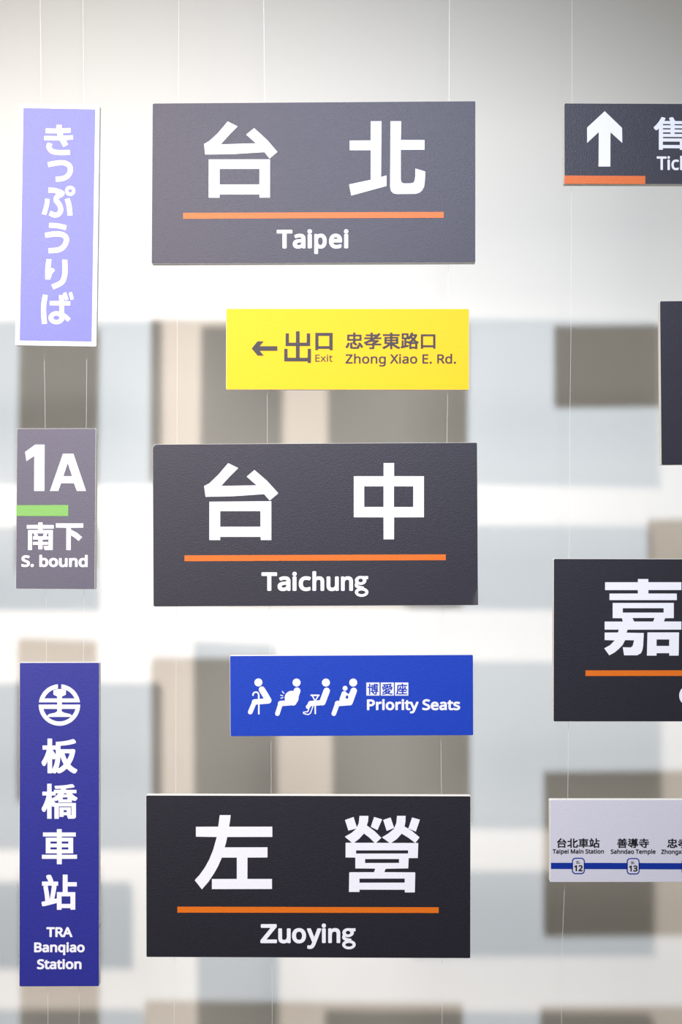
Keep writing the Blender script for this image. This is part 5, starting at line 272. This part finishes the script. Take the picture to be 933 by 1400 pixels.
["badge","blue rounded ring round number 13","lineblue",[[-1190,226,-1168,216,-1148,212,-973,212,-957,215,-933,225,-916,237,-907,246,-896,261,-889,275,-883,298,-882,570,-891,600,-902,619,-919,635,-933,645,-953,653,-984,658,-1134,658,-1150,656,-1168,652,-1187,643,-1202,631,-1215,619,-1222,609,-1230,590,-1235,572,-1236,296,-1230,275,-1221,258,-1203,237]]],
["badge_field","white field round number 13","mapwhite",[[-947,252,-940,257,-923,275,-918,286,-913,302,-912,566,-915,579,-924,596,-936,609,-947,618,-964,625,-986,628,-1131,628,-1153,625,-1170,618,-1180,611,-1190,600,-1200,583,-1205,568,-1206,301,-1198,279,-1186,262,-1177,255,-1161,246,-1144,242,-975,242,-958,246]]],
["line_code","tiny code BL","black",[[-1114,571,-1115,569,-1115,502,-1113,500,-1083,500,-1074,504,-1067,510,-1064,517,-1066,530,-1074,538,-1069,544,-1066,551,-1070,564,-1077,569,-1086,571],[-1053,571,-1054,569,-1054,502,-1052,500,-1014,501,-1012,503,-1012,509,-1014,511,-1041,512,-1041,569,-1044,571],[-1103,543,-1103,560,-1091,560,-1085,559,-1081,556,-1079,551,-1083,544,-1095,542],[-1103,512,-1103,531,-1086,531,-1079,527,-1078,520,-1082,514,-1088,511]]],
["number","black number 13","black",[[-1055,300,-1045,296,-1025,292,-989,293,-976,296,-962,303,-947,318,-941,336,-941,353,-947,368,-961,381,-948,398,-945,417,-951,437,-960,448,-968,453,-990,460,-1014,460,-1037,453,-1052,446,-1057,440,-1057,431,-1044,416,-1036,416,-1022,424,-1010,427,-994,427,-984,421,-983,408,-990,399,-1002,395,-1026,395,-1032,393,-1036,390,-1037,385,-1037,372,-1036,367,-1031,362,-1002,361,-990,359,-981,354,-978,345,-979,337,-983,330,-992,326,-999,324,-1017,324,-1030,327,-1049,333,-1054,332,-1059,328,-1060,323,-1060,308,-1059,304],[-1110,294,-1103,297,-1099,304,-1099,447,-1100,452,-1104,456,-1123,458,-1131,454,-1167,428,-1172,422,-1173,417,-1169,409,-1158,398,-1151,398,-1135,410,-1136,303,-1135,299,-1130,295]]],
["badge","blue rounded ring round number 14","lineblue",[[312,218,333,208,353,204,529,204,545,207,569,217,585,228,595,238,605,253,612,267,619,290,619,563,611,592,599,611,583,627,569,637,549,645,518,650,368,650,352,648,333,644,315,635,304,628,287,611,280,601,271,582,267,564,266,288,272,267,280,250,288,239,300,227]]],
["badge_field","white field round number 14","mapwhite",[[555,244,563,250,578,267,584,278,589,294,589,558,586,571,578,588,566,602,555,610,538,617,516,620,370,620,349,617,332,610,322,603,311,592,301,575,297,560,296,293,303,271,316,254,325,247,341,238,358,234,526,234,543,238]]],
["line_code","tiny code BL","black",[[388,563,386,561,386,494,389,493,419,493,428,496,435,503,437,509,436,522,428,530,433,536,435,543,432,556,425,561,416,563],[449,563,447,561,447,494,450,493,488,493,489,495,489,501,488,503,461,504,460,561,458,563],[399,535,399,552,411,552,417,551,421,548,422,543,419,537,407,534],[399,504,399,523,416,523,423,519,424,512,420,506,414,503]]],
["number","black number 14","black",[[390,283,397,286,400,293,401,441,400,446,396,451,379,452,371,449,333,419,329,415,328,411,330,405,341,391,350,391,362,401,365,401,365,292,366,288,370,284],[535,451,513,452,508,451,503,446,440,356,434,347,433,342,433,327,434,323,438,319,503,317,505,288,509,284,514,283,529,283,535,285,538,288,539,293,540,317,556,319,560,323,562,328,562,342,560,348,556,351,541,352,540,354,540,441,539,446],[503,389,503,353,477,353]]]]
}''')

def print_mesh(name, contours, depth, mat, parent):
    cu = bpy.data.curves.new('outline', 'CURVE')
    cu.dimensions = '2D'
    cu.fill_mode = 'BOTH'
    for c in contours:
        s = cu.splines.new('POLY')
        s.points.add(len(c) // 2 - 1)
        for i in range(len(c) // 2):
            s.points[i].co = (c[2 * i] / 20.0, c[2 * i + 1] / 20.0, 0, 1)
        s.use_cyclic_u = True
    tmp = bpy.data.objects.new('outline', cu)
    me = tmp.to_mesh()
    verts = [(v.co.x / 1000, -depth, v.co.y / 1000) for v in me.vertices]
    faces = []
    for p in me.polygons:
        idx = list(p.vertices)
        a, b, c = (Vector(verts[i]) for i in idx[:3])
        if (b - a).cross(c - a).y > 0:
            idx.reverse()
        faces.append(tuple(idx))
    tmp.to_mesh_clear()
    bpy.data.objects.remove(tmp)
    bpy.data.curves.remove(cu)
    return new_obj(name, verts, faces, mat, parent)

THICK = 0.011
def rounded(w, h, radii, n=5):
    """outline of a board face, one corner radius each: top left, top right, lower right, lower left"""
    out = []
    for (cx, cz, sx, sz, a0), r in zip(((-w / 2, h, 1, -1, 180), (w / 2, h, -1, -1, 90), (w / 2, 0, -1, 1, 0), (-w / 2, 0, 1, 1, -90)), radii):
        if r <= 0:
            out.append((cx, cz))
            continue
        for k in range(n + 1):
            a = math.radians(a0 - 90 * k / n)
            out.append((cx + sx * r + r * math.cos(a), cz + sz * r + r * math.sin(a)))
    return out

def slab(name, outline, y0, y1, mat, parent):
    n = len(outline)
    v = [(x, y0, z) for x, z in outline] + [(x, y1, z) for x, z in outline]
    f = [tuple(range(n)), tuple(range(2 * n - 1, n - 1, -1))]
    f += [(i, i + n, (i + 1) % n + n, (i + 1) % n) for i in range(n)]
    o = new_obj(name, v, f, mat, parent)
    import bmesh
    bm = bmesh.new(); bm.from_mesh(o.data); bmesh.ops.recalc_face_normals(bm, faces=bm.faces); bm.to_mesh(o.data); bm.free()
    return o

DEPTH = {'badge_field': 0.0011, 'line_code': 0.0014, 'number': 0.0014}
def sign(name, key, size, pose, face, label, category='sign', radii=(0.0015,) * 4, group=None):
    w, h = size[0] / 1000, size[1] / 1000
    x, y, z, yaw, pitch, roll = pose
    root = bpy.data.objects.new(name, None)
    root.empty_display_size = 0.05
    COL.objects.link(root)
    root.rotation_mode = 'XYZ'
    mat = Matrix.Rotation(yaw / 100, 4, 'Z') @ Matrix.Rotation(pitch / 100, 4, 'X') @ Matrix.Rotation(roll / 100, 4, 'Y')
    root.rotation_euler = mat.to_euler('XYZ')
    root.location = (x / 1000, y / 1000, EYE + z / 1000)
    tag(root, label, category, group)
    # foam core, then the printed sheet glued on its front
    slab('foam_board', rounded(w, h, radii), 0.0, THICK, M['foam'], root)
    slab('printed_sheet', rounded(w - 0.0006, h - 0.0006, radii), -0.0004, 0.0, M[face], root).location.z = 0.0003
    for nm, lb, colour, contours in PRINT.get(key, []):
        d = DEPTH.get(nm, 0.0008)
        if key != 'map' and nm == 'number':
            d = 0.0008
        if key == 'priority' and nm == 'character':
            d = 0.0011
        if key == 'kippu' and nm == 'character':
            d = 0.0011
        o = print_mesh(nm, contours, d, M[colour], root)
        if lb:
            o['label'] = lb
    return root

# ------------------------------------------------------------------ the signs (mm from the point under the eye, angles in 1/100 rad)
NAMES = 'large station name boards'
sign('station_sign', 'taipei', (444, 222), (-38.47, 1944.97, 340.17, -3.2, -2.4, 0.21), 'navy',
     'dark grey board reading Taipei, topmost big board of the middle column', group=NAMES)
taichung = sign('station_sign', 'taichung', (444, 222), (-34.82, 1941.95, -128.23, -1.07, -0.5, -0.52), 'navy',
     'dark grey board reading Taichung, with worn corners, between the yellow and the blue sign', group=NAMES, radii=(0.006, 0.0015, 0.004, 0.002))
sign('station_sign', 'zuoying', (444, 222), (-45.0, 1945.5, -609.6, -1.2, 1.0, 0.0), 'navy',
     'near-black board reading Zuoying, lowest big board under the blue priority sign', group=NAMES)
sign('station_sign', 'chiayi', (444, 222), (511.7, 1943.2, -286.3, 1.8, -0.6, 0.28), 'navy',
     'near-black board at the right edge with one large dense white character and orange line', group=NAMES)
sign('station_sign', 'rightdark', (447, 224), (661.4, 1945.5, 66.5, 1.0, 1.0, -1.13), 'navy',
     'plain dark strip of a board cut off by the right edge, nothing written in view', group=NAMES)
sign('ticket_sign', 'ticket', (333, 110.5), (471.6, 1945.6, 448.2, 2.0, 0.0, -0.21), 'navy',
     'dark sign with a white upward arrow and orange strip, top right')
sign('ticket_gate_sign', 'kippu', (110, 330), (-388.56, 1935.8, 226.09, 2.5, -1.21, 1.27), 'white',
     'upright violet sign with white border and Japanese writing, top left')
sign('exit_sign', 'exit', (333, 111), (8.82, 1948.53, 167.55, -0.93, 0.51, 0.18), 'yellow',
     'yellow exit sign with an arrow pointing left')
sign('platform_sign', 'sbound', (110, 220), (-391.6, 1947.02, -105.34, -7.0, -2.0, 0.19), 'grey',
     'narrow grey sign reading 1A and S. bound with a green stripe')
banqiao = sign('station_sign', 'banqiao', (109.5, 443), (-386.14, 1947.65, -649.7, 0.62, -1.1, -0.13), 'indigo',
     'tall narrow blue sign with round railway emblem reading Banqiao Station, lower left')
sign('priority_seat_sign', 'priority', (333, 110.5), (14.87, 1947.01, -306.46, -0.11, 1.31, -0.49), 'royal',
     'bright blue sign with four white seated figures reading Priority Seats')
sign('route_map_sign', 'map', (333, 112), (451.81, 1941.08, -505.19, 0.48, -1.88, 0.12), 'pale',
     'pale sign with a blue metro line and stop numbers 12 and 13, lower right')
# a column of boards just left of the frame: their shadows fall on the wall in view
OUT = 'boards hanging left of the frame'
for k, (w, h, xr, zb, face) in enumerate(((444, 222, -28, 340, 'navy'), (333, 111, -113, 169, 'yellow'), (444, 222, -28, -158, 'navy'),
                                          (333, 111, -68, -321, 'royal'), (444, 222, -52, -607, 'navy'))):
    sign('blank_sign', '', (w, h), (xr - w / 2 - 466.5, 1944, zb, 0, 0, 0), face,
         'blank board hanging left of the narrow upright signs, ' + ('topmost', 'second from the top', 'third from the top', 'fourth from the top', 'lowest')[k] + ' of five', group=OUT)

# ------------------------------------------------------------------ nylon threads, from the ceiling down behind the boards
THREADS = (
    ('left one of the two behind the upright violet sign', ((-428, 1790), (-415.5, 700), (-410, 227), (-408.5, 115), (-405, -649), (-404.5, -760))),
    ('right one of the two behind the upright violet sign', ((-360, 1790), (-356.5, 700), (-351, 227), (-352, 115), (-361.5, -649), (-362.5, -760))),
    ('thread behind the left end of the Taipei board', ((-221, 1790), (-223.5, 700), (-225.5, 250), (-227.5, -300), (-230, -760))),
    ('thread from the ceiling to the left part of the yellow sign', ((-108, 1790), (-106.5, 700), (-101.5, 167), (-101.5, 95), (-96.5, -306), (-94.5, -760))),
    ('thread from the ceiling to the right end of the yellow sign', ((152, 1790), (149.5, 700), (147, 167), (146, 95), (137.5, -306), (138.5, -387), (139.5, -760))),
    ('thread above the white arrow of the ticket sign', ((320, 1790), (318.5, 700), (317, 260), (315.5, 140), (313.5, -287), (312.5, -393), (308.5, -506), (304.5, -600), (303.5, -760))),
    ('right of the frame, behind the ticket sign end', ((590, 1790), (592, 500), (588, -760))),
    ('right of the frame, behind the big right boards', ((705, 1790), (707, 66), (706, -286), (706, -760))),
)
for what, pts in THREADS:
    # let the thread pass 1 mm behind the boards' backs
    t = tube('nylon_thread', [(x / 1000, 1.944 + THICK + (0.008 if x < -300 else 0.003), EYE + z / 1000) for x, z in pts], 0.00016, M['nylon'])
    tag(t, 'thin clear nylon thread, ' + what.replace('thread ', '', 1), 'thread', 'nylon hanging threads')
for x in (-0.875, -0.60):
    t = tube('nylon_thread', [(x, 1.944 + THICK + 0.001, EYE + 1.8), (x, 1.944 + THICK + 0.001, EYE - 0.76)], 0.00016, M['nylon'])
    tag(t, 'thin clear nylon thread behind the blank boards left of the frame, ' + ('outer' if x < -0.7 else 'inner') + ' one', 'thread', 'nylon hanging threads')

# ------------------------------------------------------------------ small wear
# the lower right corner of the Taichung print has lifted and curls off the foam
v, f = [], []
for i in range(6):
    z = 0.0004 + 0.0245 * i / 5
    reach = 0.0105 * (1 - (i / 5) ** 1.6)
    for j in range(4):
        u = j / 3
        v.append((0.2218 - reach * (1 - u), -0.0007 - 0.0022 * u * u * (1 - i / 5), z))
for i in range(5):
    for j in range(3):
        a = i * 4 + j
        f.append((a, a + 1, a + 5, a + 4))
new_obj('curled_corner', v, f, M['navy'], taichung)['label'] = 'curled lower right corner of the print'
# a scrap of dark tape at the right edge of the Banqiao board
new_obj('tape_scrap', [(0.0545, -0.0006, 0.079), (0.0572, -0.0002, 0.0865), (0.0566, 0.003, 0.087), (0.0545, 0.004, 0.078)], [(0, 1, 2, 3)], M['dark'], banqiao)['label'] = 'scrap of dark tape on the edge'
